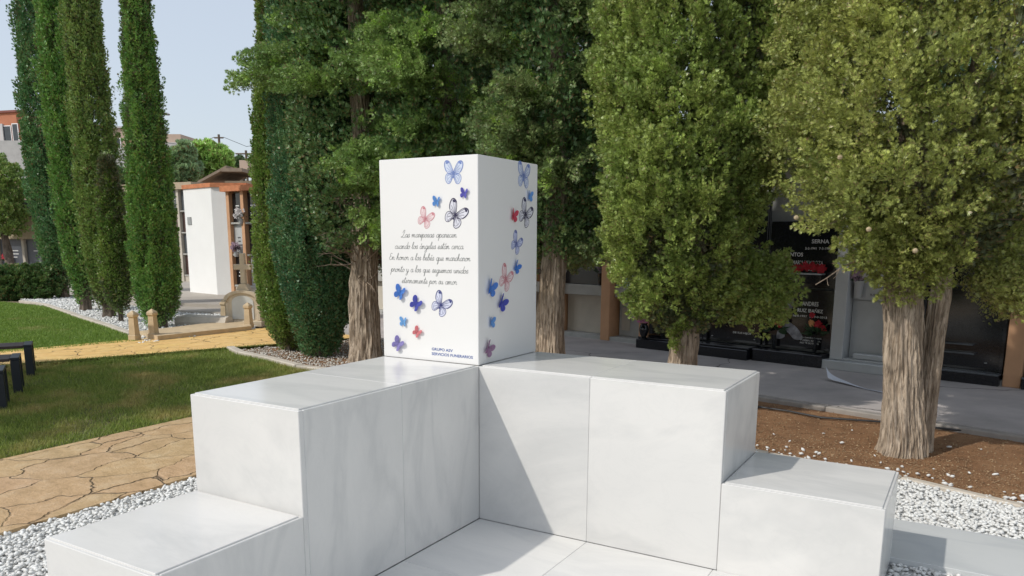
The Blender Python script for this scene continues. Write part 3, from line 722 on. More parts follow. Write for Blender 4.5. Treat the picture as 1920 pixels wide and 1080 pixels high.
def bough_crown(base, prof, nb, rb, npl, pl_len, pl_rad, per, bl, bw, k, seed, offs=(0, 0), rag=.2, ragf=2.0, cut=3.6, up=.55, extra=(), sep=1.0, wild=.20):
    """boughs kept apart from each other, each a bulging head of feathery plumes"""
    zs = np.array([p[0] for p in prof]); rs = np.array([p[1] for p in prof]); wv = waves(seed, 12, ragf)
    cs = []; ns = []; rr_ = []
    for tries in range(nb*40):
        if len(cs) >= nb: break
        z = RNG.uniform(zs[0], zs[-1]); r_ = np.interp(z, zs, rs)
        if RNG.random() > r_/rs.max(): continue
        th = RNG.uniform(0, 2*PI); o = np.array([math.cos(th), math.sin(th), 0.])
        f = 1+rag*float(wv(np.array([[o[0], o[1], z]]))[0]); rbi = rb*RNG.uniform(.65, 1.3)
        c = np.array([base[0]+offs[0], base[1]+offs[1], z])+o*max(r_*f-rbi*.9, .02)*RNG.uniform(.80, 1.10)
        if cs and np.min(np.linalg.norm(np.array(cs)-c, axis=1)-sep*.5*(np.array(rr_)+rbi)) < 0: continue
        cs.append(c); ns.append(o); rr_.append(rbi)
    for c, o, r_ in extra: cs.append(np.array(c, float)); ns.append(np.array(o, float)); rr_.append(r_)
    P = []; A = []; L_ = []; R_ = []; F_ = []
    tocam = unit((CC-np.array([base[0], base[1], 1.4]))[None])[0]
    for c, o, rbi in zip(cs, ns, rr_):
        far = c[2] > cut; back = o@tocam < -.35
        n = int(npl*(rbi/rb)**2*(.16 if far else .45 if back else 1))+1
        u = unit(RNG.normal(0, 1, (n, 3))+o*.9+np.array([0, 0, .65])); q = c+u*(rbi*RNG.uniform(.45, 1.0, n))[:, None]*np.array([1, 1, 1.15])
        P.append(q); A.append(u*.75+np.array([0, 0, up])+o*.25+RNG.normal(0, .18, (n, 3)))
        m = 2.3 if far else 1.0; L_.append(np.full(n, pl_len*m)*RNG.uniform(.7, 1.35, n)); R_.append(np.full(n, pl_rad*m)*RNG.uniform(.75, 1.25, n)); F_.append(np.full(n, far))
    P = np.concatenate(P); A = np.concatenate(A); L_ = np.concatenate(L_); R_ = np.concatenate(R_); F_ = np.concatenate(F_)
    out = [foliage('', P[~F_], A[~F_], L_[~F_], R_[~F_], per, bl, bw, k, None, None, shell=.2, wild=wild)]
    if F_.any(): out.append(foliage('', P[F_], A[F_], L_[F_], R_[F_], per, bl*2.2, bw*2.6, k, None, None, shell=.2))
    return out
def inner_twigs(base, prof, frac, n, seed, lean=(0, 0), offs=(0, 0), size=.12):
    zs = np.array([p[0] for p in prof]); rs = np.array([p[1] for p in prof])
    zz = RNG.uniform(zs[0]+.02, zs[-1], n); th = RNG.uniform(0, 2*PI, n); R_ = np.interp(zz, zs, rs)*frac*np.sqrt(RNG.uniform(.35, 1, n)); t_ = zz-zs[0]
    C = np.stack([base[0]+offs[0]+np.cos(th)*R_+lean[0]*t_, base[1]+offs[1]+np.sin(th)*R_+lean[1]*t_, zz], 1)
    A = np.stack([np.cos(th), np.sin(th), np.full(n, .9)], 1)
    return foliage('', C, A, np.full(n, size), np.full(n, size*.6), 14, size*.36, size*.065, 4, None, None)
def merge(parts):
    V = np.concatenate([p[0] for p in parts]); o = 0; Q = []
    for v, q in parts: Q.append(q+o); o += len(v)
    return V, np.concatenate(Q)
def crown(name, parts, mat, parent):
    V, Q = merge(parts); return mesh_np(name, V, Q, mat, parent, world=True)
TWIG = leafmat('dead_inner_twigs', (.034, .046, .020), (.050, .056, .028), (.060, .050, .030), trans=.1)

def column(base, label, zb, prof, mats, r0, nclump, per, bl, bw, seed, group, topz=None, clen=.40, crad=.06, ridge=5, rag=.08, lean=(0, 0), tr_h=.6, out=.16, inner=.8, k=3, bark=BARK_D, shrink=.80, inn=None):
    t_ = tree_root('cypress', base, label, 'cypress tree', group)
    b = (float(base[0]), float(base[1])); prof = [(z_, r_*shrink) for z_, r_ in prof]
    trunk('trunk', [(b[0], b[1], -.06), (b[0]+.01, b[1], zb+.2), (b[0], b[1], zb+tr_h+.6)], [r0*1.25, r0, r0*.8], bark, t_, 20, .16, seed, res=.08)
    crown('crown', profile_crown(b, prof, nclump, clen, crad, per, bl, bw, k, seed, lean, rag, 2.2, 1.0, out, inner, topz, ridge, .12), mats, t_)
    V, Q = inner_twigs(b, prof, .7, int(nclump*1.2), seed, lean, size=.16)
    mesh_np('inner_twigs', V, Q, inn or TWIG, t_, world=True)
    return t_
GR1 = 'cypresses in the bed beyond the lawn'
LF_FAR = leafmat('cypress_green', (.045, .100, .024), (.075, .140, .030), (.13, .19, .04), nscale=4)
LF_FAR2 = leafmat('cypress_bluegreen', (.032, .078, .028), (.050, .100, .034), (.075, .14, .04), nscale=1.6)
LF_OLV = leafmat('cypress_olive', (.062, .100, .026), (.095, .135, .034), (.14, .18, .045), nscale=4)
LF_F = leafmat('cypress_fresh', (.050, .090, .018), (.085, .125, .025), (.14, .19, .04), nscale=1.8)
LF_G = leafmat('cypress_deep', (.026, .066, .030), (.042, .088, .034), (.06, .12, .04), nscale=1.8)

bA, bB, bC, bD, bE = G(118, 558), G(162, 582), G(205, 594), G(227, 603), G(302, 614)
column(bA, 'dark blue-green cypress, leftmost of the tall cypresses', .12, [(.10, .10), (.4, .30), (1.2, .50), (2.5, .60), (4.2, .58), (6.5, .47), (9, .25), (10.6, .05)], LF_FAR2, .11, 700, 90, .060, .016, 21, GR1, 7.2, .6, .10, shrink=.84, rag=.09)
column(bB, 'bright green cypress between the leftmost one and the widest one', .12, [(.10, .08), (.4, .26), (1.2, .42), (2.6, .48), (4.2, .46), (6.0, .40), (8.5, .2), (9.3, .04)], LF_FAR, .10, 700, 90, .055, .014, 22, GR1, 6.2, .55, .08, shrink=.84, rag=.09)
column(bC, 'widest olive green cypress, standing behind the little one', .10, [(.08, .10), (.35, .33), (1.0, .44), (2.0, .48), (3.2, .46), (4.5, .40), (5.8, .34), (7.5, .15), (8.2, .03)], LF_OLV, .10, 800, 90, .048, .012, 23, GR1, 5.9, .5, .07, shrink=.74, rag=.09)
column(bD, 'smallest slim cypress, only as tall as the niche roofs', .22, [(.18, .05), (.4, .17), (.9, .23), (1.5, .19), (2.1, .15), (2.7, .03)], LF_F, .035, 420, 60, .036, .010, 24, GR1, None, .28, .05, rag=.08, shrink=1.2)
column(bE, 'free standing tall cypress on a short bare trunk behind the stone posts', .12, [(.10, .10), (.22, .34), (.5, .45), (1.2, .47), (2.2, .44), (3.2, .39), (4.4, .29), (5.4, .19), (6.4, .08), (6.7, .02)], LF_FAR, .085, 1150, 110, .038, .010, 25, GR1, 5.6, .42, .055, shrink=.72, rag=.07)
bF, bG = G(546, 655), G(601, 666)
GR2 = 'trees in the bed behind the monument'
column(bF, 'yellow-green cypress at the left end of the row behind the monument', .02, [(.02, .10), (.12, .22), (.5, .38), (1.2, .44), (2.0, .40), (2.8, .30), (4.0, .22), (5.5, .12), (6.5, .03)], LF_F, .07, 1500, 100, .034, .0085, 26, GR2, 4.7, .36, .05, shrink=.88, rag=.09)
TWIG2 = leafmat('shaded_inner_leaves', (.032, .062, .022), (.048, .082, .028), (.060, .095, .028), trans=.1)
column(bG, 'dark bushy cypress between the yellow-green one and the first thick trunk', .02, [(.02, .12), (.12, .26), (.5, .40), (1.0, .47), (2.2, .48), (3.6, .42), (5.5, .3), (7.5, .05)], LF_G, .07, 2300, 100, .034, .0080, 27, GR2, 4.7, .34, .055, shrink=1.0, inn=TWIG2, rag=.12)

# K: near tree with the double trunk
bK = G(1692, 846)
x_K, y_K = float(bK[0])-.08, float(bK[1])
tK = tree_root('cypress', bK, 'olive green cypress on a thick double trunk, nearest tree at the right', 'cypress tree', GR2)
x, y = float(bK[0]), float(bK[1])
trunk('trunk', [(x-.01, y, -.07), (x, y, .05), (x-.03, y, .35), (x-.065, y+.02, .8), (x-.10, y+.03, 1.3), (x-.12, y+.05, 2.4), (x-.1, y+.1, 3.6)], [.175, .145, .128, .118, .108, .08, .05], BARK, tK, 150, .15, 3, res=.018)
trunk('trunk', [(x+.085, y+.16, -.07), (x+.09, y+.17, .1), (x+.105, y+.2, .6), (x+.118, y+.22, 1.0), (x+.15, y+.26, 1.6), (x+.2, y+.3, 2.8)], [.10, .08, .07, .065, .05, .03], BARK, tK, 90, .15, 5, res=.022)
LF_K = leafmat('cypress_k', (.090, .108, .028), (.130, .140, .038), (.18, .20, .05), (.20, .14, .07), nscale=2.0, dryamt=.05)
profK = [(1.28, .15), (1.40, .42), (1.62, .80), (1.95, .98), (2.4, 1.06), (3.0, 1.0), (3.8, .86), (5.2, .5), (6.6, .08)]
pk = bough_crown((x, y), profK, 330, .25, 34, .19, .032, 50, .030, .0052, 4, 31, offs=(-.02, .05), rag=.20)
# low hanging boughs at the right, behind the trunk and sprays beside the trunk
C = []; A = []
for _ in range(300):
    u = random.random(); a = random.uniform(-.3, 1.2)
    r_ = .3+1.0*u
    C.append((x+.1+math.cos(a)*r_, y+.1+math.sin(a)*r_, 1.22-.25*math.sin(u*PI)+random.uniform(-.1, .35))); A.append((math.cos(a), math.sin(a), -.1+random.uniform(-.4, .5)))
pk.append(foliage('', np.array(C), np.array(A), np.full(len(C), .26), np.full(len(C), .08), 80, .031, .0054, 4, None, None, shell=.25))
C = []; A = []
for _ in range(110):
    u = random.random(); a = random.uniform(PI-.2, PI*1.75); r_ = .12+.36*u
    C.append((x+math.cos(a)*r_, y+math.sin(a)*r_, 1.08+.30*u+random.uniform(-.06, .25))); A.append((math.cos(a), math.sin(a), .1+random.uniform(-.4, .5)))
pk.append(foliage('', np.array(C), np.array(A), np.full(len(C), .24), np.full(len(C), .075), 80, .031, .0054, 4, None, None, shell=.25))
crown('crown', pk, LF_K, tK)
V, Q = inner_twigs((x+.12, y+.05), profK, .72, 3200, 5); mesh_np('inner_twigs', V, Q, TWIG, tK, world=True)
CONE = plain('cone_scale', (.42, .33, .20), .7, .3, 40)
for px_, py_, dp in ((1627, 166, 4.55), (1629, 430, 4.5), (1716, 470, 4.4), (1493, 408, 4.75), (1668, 12, 4.6), (1575, 295, 4.5)):
    q = D(px_, py_, dp); m = MB(); m.lathe([(.002, -.015), (.012, -.010), (.016, 0), (.012, .010), (.002, .015)], tuple(q), 8); m.build('cone', CONE, tK, smooth=True, world=True)

# J
bJ = (-.01, 3.22)
tJ = tree_root('cypress', bJ, 'rounded dense cypress with its crown hanging low over a single short trunk', 'cypress tree', GR2)
trunk('trunk', [(bJ[0]-.02, bJ[1], -.07), (bJ[0]-.02, bJ[1], .2), (bJ[0], bJ[1], .7), (bJ[0]+.03, bJ[1]+.02, 1.6), (bJ[0], bJ[1]+.02, 3.4)], [.155, .125, .105, .09, .05], BARK, tJ, 90, .13, 8, res=.025)
LF_J = leafmat('cypress_j', (.078, .108, .026), (.115, .142, .036), (.15, .20, .045), (.17, .12, .06), nscale=2.0, dryamt=.05)
profJ = [(.62, .12), (.72, .27), (.95, .42), (1.35, .56), (1.8, .68), (2.3, .76), (3.0, .76), (3.8, .66), (5.2, .45), (6.8, .06)]
pj = bough_crown(bJ, profJ, 330, .20, 31, .17, .033, 48, .034, .0062, 4, 41, offs=(-.03, 0), rag=.13, cut=4.0, up=.8)
C = []; A = []
for _ in range(230):   # side bough at the right
    u = random.random(); C.append((bJ[0]+.16+.50*u+random.gauss(0, .05), bJ[1]+.25+.25*u+random.gauss(0, .1), .78+.55*random.random()*(1-.3*u)+random.gauss(0, .05))); A.append((.6, .1, random.uniform(-.6, .6)))
pj.append(foliage('', np.array(C), np.array(A), np.full(len(C), .24), np.full(len(C), .07), 70, .036, .0064, 4, None, None, shell=.3))
crown('crown', pj, LF_J, tJ)
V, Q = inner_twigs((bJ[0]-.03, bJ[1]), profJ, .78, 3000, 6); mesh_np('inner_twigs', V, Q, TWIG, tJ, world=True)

# H, L, I: open trees with layered boughs
def bough_tree(base, label, seed, tr_rad, zlow, ztop, n_b, reach, lowleft=False, zcut=4.4, mat=None, bl=.042, bark=BARK, dens=1.0, fill=1.0):
    t_ = tree_root('cypress', base, label, 'cypress tree', GR2); b = Vector((float(base[0]), float(base[1]), 0)); rnd = random.Random(seed)
    trunk('trunk', [(b.x, b.y, -.07), (b.x, b.y, .15), (b.x+.01, b.y, .8), (b.x+.03, b.y+.03, 2.0), (b.x, b.y, 4.2), (b.x, b.y, 6)], [tr_rad*1.3, tr_rad*1.05, tr_rad*.95, tr_rad*.7, tr_rad*.45, .03], bark, t_, 64, .15, seed, res=.04)
    C = []; A = []; Ls = []; Rs = []; C2 = []; A2 = []; limbs = MB(); n_b = int(n_b*.72)
    for i in range(n_b):
        z0 = zlow+(ztop-zlow)*(i/n_b)**1.0; az = rnd.uniform(0, 2*PI)
        if lowleft and z0 < 2.9 and math.cos(az)*-.86+math.sin(az)*-.51 > .05: continue
        ln = reach*rnd.uniform(.6, 1.1)*(1 if z0 < 4 else max(.3, 1-(z0-4)/4)); rise = rnd.uniform(.0, .5)
        pts = []
        for s in range(7):
            u = s/6; pts.append(b+Vector((math.cos(az)*ln*u, math.sin(az)*ln*u, z0+rise*ln*u-.22*ln*u*u+rnd.gauss(0, .015))))
        limbs.tube(pts, [.028*(1-.85*s/6)+.003 for s in range(7)], 5)
        far = z0 > zcut; nc = int((44 if not far else 5)*ln/reach*dens*1.5)
        for q in range(nc):
            u = rnd.uniform(.30, 1.0); p = pts[0].lerp(pts[-1], u); k_ = min(5, int(u*6)); p = pts[k_].lerp(pts[k_+1], u*6-k_)
            sdv = Vector((-math.sin(az), math.cos(az), 0))*rnd.gauss(0, .14)*(1.2-u*.6)
            d = Vector((math.cos(az), math.sin(az), rnd.uniform(-.55, .5)))+sdv*3
            (C2 if far else C).append(p+sdv+Vector((0, 0, rnd.gauss(-.02, .055)))); (A2 if far else A).append(d)
            if not far: Ls.append(rnd.uniform(.22, .42)); Rs.append(rnd.uniform(.03, .065))
    parts = [foliage('', np.array([tuple(c_) for c_ in C]), np.array([tuple(a_) for a_ in A]), np.array(Ls), np.array(Rs), 66, bl*.9, bl*.15, 4, None, None, shell=.15, wild=.22, outw=.5)]
    if C2: parts.append(foliage('', np.array([tuple(c_) for c_ in C2]), np.array([tuple(a_) for a_ in A2]), np.full(len(C2), .5), np.full(len(C2), .18), 22, .10, .035, 3, None, None, shell=.15))
    crown('crown', parts, mat, t_)
    limbs.build('limbs', BARK_D, t_, world=True)
    prof = [(zlow+.1, .3*reach), (zlow+.8, .6*reach), (ztop*.6, .6*reach), (ztop, .15*reach)]
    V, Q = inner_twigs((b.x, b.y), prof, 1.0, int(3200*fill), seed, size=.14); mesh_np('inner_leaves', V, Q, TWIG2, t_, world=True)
    return t_
def dead_twigs(t_, b, n, z0, z1, reach, seed, az0=0, az1=2*PI):
    rnd = random.Random(seed); m = MB()
    for _ in range(n):
        az = rnd.uniform(az0, az1); z = rnd.uniform(z0, z1); p = Vector((b[0]+math.cos(az)*.1, b[1]+math.sin(az)*.1, z)); pts = [p]
        d = Vector((math.cos(az), math.sin(az), rnd.uniform(-.5, .8))).normalized()
        for k in range(6): d = (d+Vector((rnd.gauss(0, .16), rnd.gauss(0, .16), rnd.gauss(.02, .14)))).normalized(); pts.append(pts[-1]+d*reach*rnd.uniform(.1, .2))
        m.tube(pts, [.008*(1-.8*k/6)+.001 for k in range(7)], 5)
        for q in pts[2:6]:
            e = (d+Vector((rnd.gauss(0, .6), rnd.gauss(0, .6), rnd.gauss(0, .6)))).normalized(); m.tube([q, q+e*reach*.12, q+e*reach*.2+Vector((0, 0, .02))], [.003, .002, .001], 4)
    return m.build('dead_twigs', plain('dry_twig', (.26, .20, .15), .9, .3, 20, bmp=0), t_, world=True)
LF_H = leafmat('cypress_h', (.065, .108, .032), (.100, .142, .040), (.17, .27, .035), (.12, .09, .05), nscale=1.7, dryamt=.08)  # bright yellow-green tip patches put sunlit highlights on the sprays into the colour
LF_I = leafmat('cypress_i', (.055, .085, .030), (.080, .105, .038), (.16, .24, .035), (.13, .10, .06), nscale=1.7, dryamt=.10)  # tip colour painted brighter here too, for sprays that catch the sun
bH = G(686, 676); bLh = (-3.0, 3.94); bI = (-1.49, 3.58)
tH = bough_tree(bH, 'thick grey trunked cypress left of the pillar with boughs reaching over it', 51, .172, 1.15, 6.5, 110, 1.25, lowleft=True, mat=LF_H, dens=1.15)
dead_twigs(tH, bH, 40, .8, 1.9, .5, 3, PI*.8, PI*1.9)
bough_tree(bLh, 'open cypress directly behind the white pillar, its trunk hidden by it', 52, .16, 1.35, 6.5, 85, 1.10, mat=LF_H, dens=1.15)
bough_tree(bI, 'dark cypress with a straight trunk just right of the pillar', 53, .135, 1.10, 6.5, 90, .85, mat=LF_I, dens=1.15)
dead_twigs(tK, (x_K, y_K), 26, 1.25, 2.1, .52, 4, PI*.9, 2*PI)
# next tree of the row, mostly out of the frame at the right
bough_tree((3.45, 2.45), 'cypress at the right edge of the photo, mostly cut off', 54, .15, 1.35, 6.0, 60, .95, mat=LF_K, bl=.038, zcut=3.3)
# tree on the lawn left of the camera, whose shade falls on the lawn and path
def shade_tree(base, seed):
    t_ = tree_root('lawn_tree', base, 'broad tree on the lawn left of the view, known only by its shade', 'tree', None)
    trunk('trunk', [(base[0], base[1], -.07), (base[0], base[1], 1.5), (base[0]+.1, base[1], 4)], [.2, .16, .1], BARK_D, t_, 20, .12, seed, res=.2)
    n = 330; d = unit(RNG.normal(0, 1, (n, 3))); r_ = RNG.uniform(.35, 1, n)[:, None]
    C = np.array([base[0], base[1], 4.6])+d*r_*np.array([1.9, 1.9, 1.6])
    crown('crown', [foliage('', C, d+np.array([0, 0, .4]), np.full(n, .7), np.full(n, .3), 20, .17, .06, 3, None, None)], LF_FAR, t_)
shade_tree((-8.3, -3.9), 61)

# ------------------------------------------------------------------ the niche wall behind the trees
BLACKG = plain('black_granite', (.013, .014, .017), .10, .35, 60, bmp=0, spec=.6)
GREYM = plain('pale_grey_marble', (.50, .51, .51), .3, .08, 4, bmp=.05)
TERRA = plain('terracotta_paint', (.60, .34, .19), .75, .12, 3, bmp=.2)
RENDER_ = plain('beige_render', (.55, .50, .42), .9, .12, 2.5, bmp=.3)
CONC = plain('grey_render', (.44, .44, .42), .9, .2, 3, bmp=.4)
LEDGE = plain('ledge_stone', (.42, .41, .38), .7, .15, 4, bmp=.2)
TILE = plain('clay_tile', (.58, .22, .10), .75, .18, 9, bmp=.3)
GOLD = inkmat('pale_lettering', (.80, .80, .78)); GREYL = inkmat('grey_lettering', (.10, .10, .11))
WO = Vector((-2.46, 6.94, 0)); WT = Vector((.971, -.240, 0)).normalized(); WN = Vector((-WT.y*-1*-1, 0, 0))
WN = Vector((WT.y, -WT.x, 0))
WM = Matrix(((WT.x, -WN.x, 0, WO.x), (WT.y, -WN.y, 0, WO.y), (0, 0, 1, 0), (0, 0, 0, 1)))   # local x along the wall, y into it
def wthing(name, label, cat, s, off=0, z=0, group=None):
    p = WM @ Vector((s, off, z)); return thing(name, label, cat, p, group, math.atan2(WT.y, WT.x))
nw = wthing('niche_building', 'long low burial niche building behind the trees, with terracotta columns', 'building', 0)
m = MB(); m.box(-6, 9, .30, 2.3, .0, 2.45); m.box(-6, 9, .02, .30, .0, .055); m.build('wall', CONC, nw)
m = MB(); m.box(-6.1, 9.1, -.10, 2.4, 2.45, 2.53, .01); m.build('roof', CONC, nw)
cols = [-4.0, -3.2, -2.4, -1.6, -.965, 0.0, .66, 4.99, 6.0, 7.0]
for s in cols: MB().box(s, s+.155, .0, .31, .0, 2.45, .006).build('column', TERRA, nw)
for s0, s1 in ((-6, -4.0), (-3.845, -3.2), (-3.045, -2.4), (-2.245, -1.6), (-1.445, -.965), (-.81, 0), (.155, .66)):
    m = MB(); m.box(s0+.004, s1-.004, .11, .298, .61, .76, .006); m.build('ledge', LEDGE, nw)
    MB().box(s0+.02, s1-.02, .22, .297, .06, .60).build('panel', RENDER_ if s0 < 0 else CONC, nw)
    m = MB(); m.box(s0+.004, s1-.004, .11, .298, 1.50, 1.60, .006); m.build('ledge', LEDGE, nw)
o = MB().box(.22, .36, .214, .219, .14, .46).build('patch', RENDER_, nw)

def letters(parent, mat, rows, y=-.003):
    m = MB()
    for body, s, z, wd, h in rows:
        textobj('', body, Matrix(((1, 0, 0, s), (0, 0, 1, y), (0, 1, 0, z), (0, 0, 0, 1))) , None, None, wd, h, 'CENTER', .015, into=m)
    # text faces look along -y: flip them
    m.f = [f[::-1] for f in m.f]
    return m.build('lettering', mat, parent)
def flower_mat(name, c): return plain(name, c, .6, .25, 50, bmp=0)
FL = {'pink': flower_mat('petal_pink', (.62, .20, .42)), 'red': flower_mat('petal_red', (.50, .015, .03)), 'peach': flower_mat('petal_peach', (.75, .35, .14)), 'white': flower_mat('petal_white', (.62, .58, .58)), 'mauve': flower_mat('petal_mauve', (.30, .20, .26))}
STEM = plain('flower_leaf', (.03, .07, .025), .6, .3, 40, bmp=0)
def blossoms(m, c, r, n=26, s=.022, flat=1.0):
    """loose heads of small petals"""
    for _ in range(n):
        d = Vector((random.gauss(0, 1), random.gauss(0, 1), random.gauss(0, 1))).normalized()*r*random.uniform(.3, 1)
        d.z *= flat; p = Vector(c)+d
        for k in range(5):
            a = 2*PI*k/5+random.random(); u = Vector((math.cos(a), random.uniform(-.6, .2), math.sin(a))).normalized(); v = u.cross(Vector((0, 1, 0)))
            m.add([p, p+u*s*.6+v*s*.35, p+u*s, p+u*s*.6-v*s*.35], [(0, 1, 2, 3)])
def greens(m, c, r, n=30, l=.06):
    for _ in range(n):
        d = Vector((random.gauss(0, 1), random.gauss(0, 1), random.uniform(-.2, 1))).normalized(); p = Vector(c)+d*r*.3
        u = d*l*random.uniform(.6, 1.3); v = u.cross(Vector((0, 1, .2))).normalized()*l*.12
        m.add([p, p+u*.5+v, p+u, p+u*.5-v], [(0, 1, 2, 3)])
def slab_front(name, label, s0, s1, z0, z1, y=.10, mat=BLACKG, group='gravestones of the niche wall', frame=.0, rows=(), lm=None, base=True):
    t = wthing(name, label, 'gravestone', (s0+s1)/2, 0, z0, group); w2 = (s1-s0)/2; h = z1-z0
    MB().box(-w2, w2, y, y+.03, .0, h, .003).build('slab', mat, t)
    if frame:
        m = MB(); m.box(-w2, -w2+frame, y-.05, y-.002, 0, h, .003); m.box(w2-frame, w2, y-.05, y-.002, 0, h, .003); m.box(-w2+frame+.001, w2-frame-.001, y-.05, y-.002, h-frame, h, .003); m.build('frame', mat, t)
    if rows: letters(t, lm or GOLD, rows, y-.004)
    return t
t = slab_front('gravestone', 'dark slab with pale names left of the terracotta column beside the pillar', -.80, -.012, .765, 1.495, .15, plain('slate', (.05, .053, .06), .25, .1, 8, bmp=0), rows=[('NGEL', -.10, .56, .12, .045), ('SANCHEZ MEDINA', -.02, .45, .38, .04), ('6-1-1992    14-10', 0.0, .34, .42, .035), ('D. E. P.', .05, .23, .16, .035)])
MB().box(-.385, -.365, .144, .149, .16, .5).build('trim', GOLD, t)
t = slab_front('gravestone', 'pale blue plaque with dark lines of writing right of the terracotta column', .165, .648, .765, 1.495, .12, plain('pale_blue_stone', (.38, .47, .52), .3, .1, 8, bmp=0), rows=[('. . . . .', .05, .50, .3, .02), ('Vuestros hijos', .0, .39, .36, .045), ('que nunca os', -.02, .32, .34, .04), ('olvidan', .02, .25, .26, .04), ('familia', .12, .17, .16, .03)], lm=inkmat('dark_lettering', (.02, .02, .025)))
MB().box(-.23, -.10, .108, .118, .03, .18, .002).build('ornament', plain('brass_plate', (.42, .25, .06), .4, .2, 10), t)
# black granite tombs, lower and upper row
for i, (s0, s1, lb) in enumerate(((.83, 1.64, 'black granite tomb front right of the pink flowers, behind the low crowned cypress'), (1.65, 2.43, 'black granite tomb front between the low crowned cypress and the roses'))):
    t = slab_front('gravestone', lb, s0, s1, .16, 1.0, .06, frame=.05, rows=[('MARIA', -.05, .55, .2, .04), ('1931 - 2004', -.05, .46, .25, .03), ('DE SUS HIJOS', .12, .10, .24, .03)][0 if i else 2:])
    MB().box(-.40, .385, -.30, .055, -.16, -.04, .006).build('plinth', BLACKG, t); MB().box(-.40, .385, -.26, .055, -.038, -.015, .004).build('step', BLACKG, t)
    m = MB()
    for sx in (-.28, .3): m.lathe([(.001, 0), (.012, .0), (.012, .006), (.001, .008)], (sx, .045, .05), 10)
    m.build('bolt', GREYM, t)
slab_front('gravestone', 'upper black granite tomb front half hidden by the low crowned cypress', .83, 2.43, 1.04, 1.95, .08, frame=.05)
t = slab_front('gravestone', 'upper black granite slab with planter ledge above the drapery etching', 2.45, 3.28, .87, 1.62, .08, frame=.0, rows=[('SERNA', .18, .50, .20, .045), ('5-2-1941  7-3-1990', .16, .43, .3, .028), ('SANTOS', -.12, .35, .22, .045), ('MARIA MENDOZA', .05, .26, .36, .045), ('1936    D.E.P.', .02, .19, .3, .03)])
t = slab_front('gravestone', 'black granite tomb front with an etched draped figure and white names', 2.45, 3.28, .16, .85, .08, frame=.03, rows=[('ANDRES', .12, .50, .19, .05), ('RUIZ IBAÑEZ', .12, .425, .30, .05), ('16-8-1957  † 19-8-2013', .12, .36, .40, .032), ('TU ESPOSA E HIJOS', .16, .12, .24, .02), ('Y DEMAS FAMILIA', .15, .09, .24, .02), ('NO TE OLVIDAN', .14, .06, .22, .02)])
ETCH = plain('etched_grey', (.30, .30, .33), .5, .6, 16, bmp=0)
m = MB()
body = catmull([(x_, z_, 0) for x_, z_ in ((-.26, .56), (-.10, .57), (-.08, .50), (-.13, .38), (-.12, .30), (-.02, .24), (.06, .12), (-.04, .10), (-.12, .17), (-.18, .20), (-.16, .12), (-.26, .09), (-.25, .20), (-.21, .28), (-.25, .40))], 3, True)
cxy = (-.17, .33)
m.add([(cxy[0], .076, cxy[1])]+[(p.x, .076, p.y) for p in body], [(0, (i+1) % len(body)+1, i+1) for i in range(len(body))])
m.build('etching', ETCH, t)
MB().box(-.42, .42, -.22, .055, -.16, -.02, .006).build('plinth', BLACKG, t)
# white framed niche
t = wthing('gravestone', 'pale grey marble framed niche front left of the double trunk', 'gravestone', 3.83, 0, 0, 'gravestones of the niche wall')
m = MB(); m.box(-.50, -.36, -.12, .10, .105, 1.75, .004); m.box(.20, .34, -.12, .10, .105, 1.75, .004); m.build('pilaster', GREYM, t)
m = MB(); m.box(-.56, .40, -.20, .12, .0, .10, .006); m.box(-.36, .20, -.10, .10, .101, .125, .003); m.build('plinth', GREYM, t)
MB().box(-.355, .195, .045, .085, .127, .76, .003).build('panel', GREYM, t)
MB().box(-.355, .195, .030, .085, .765, 1.25, .003).build('slab', GREYM, t)
MB().box(-.26, .10, -.095, -.02, .127, .19, .012).build('book_rest', GREYM, t)
letters(t, GREYL, [('ANTONIO RUIZ', .0, .98, .34, .045), ('VALCARBERRO', .0, .90, .34, .045), ('9-9-1924', -.10, .81, .15, .03), ('2-12-2017', .13, .81, .15, .03)], .028)
# right black niche
for s0, s1, lb in ((4.18, 4.97, 'black granite tomb front between the double trunk and the right terracotta column'), (5.16, 5.98, 'black granite tomb front right of the right terracotta column')):
    t = slab_front('gravestone', lb, s0, s1, .12, .95, .10, frame=.04)
    w2 = (s1-s0)/2
    MB().box(-w2, w2, -.05, .098, -.12, -.02, .004).build('plinth', BLACKG, t)
    m = MB(); m.box(-w2, w2, -.08, .098, -.018, .0, .003); m.box(-w2+.05, w2*.35, .02, .096, .16, .175, .002); m.box(-w2+.05, w2*.30, .02, .096, .25, .262, .002); m.build('shelf', plain('grey_granite', (.09, .10, .11), .2, .2, 30, bmp=0), t)
    m = MB(); m.lathe([(.001, 0), (.014, 0), (.014, .006), (.001, .008)], (w2*.6, .08, .08), 10); m.build('bolt', GREYM, t)
slab_front('gravestone', 'upper black granite tomb front right of the double trunk', 4.18, 4.97, .98, 1.8, .10, frame=.04)
slab_front('gravestone', 'upper dark tomb front at the right edge, above the last terracotta column bay', 5.16, 5.98, .98, 1.8, .10, frame=.04)
# vases and flowers (each its own thing)
t = wthing('flower_vase', 'black vase of pink flowers at the left end of the black granite tombs', 'vase', .93, -.26, .12)
MB().lathe([(.045, 0), (.05, .008), (.025, .02), (.05, .06), (.065, .12), (.055, .17), (.04, .19), (.052, .21)], (0, 0, 0), 20).build('vase', BLACKG, t, smooth=True)
m = MB(); greens(m, (0, 0, .27), .15, 60, .10); m.build('foliage', STEM, t)
m = MB(); blossoms(m, (0, -.03, .33), .115, 80, .034, 1.1); m.build('flowers', FL['pink'], t)
t = wthing('planter', 'black planter of red flowers fixed to the upper black slab', 'planter', 2.96, .02, .92)
MB().box(-.17, .17, -.06, .055, 0, .10, .006).build('box', BLACKG, t); MB().box(-.175, .175, -.065, .058, .101, .115, .003).build('rim', GREYM, t)
m = MB(); greens(m, (0, 0, .14), .3, 50, .06); m.build('foliage', STEM, t)
m = MB()
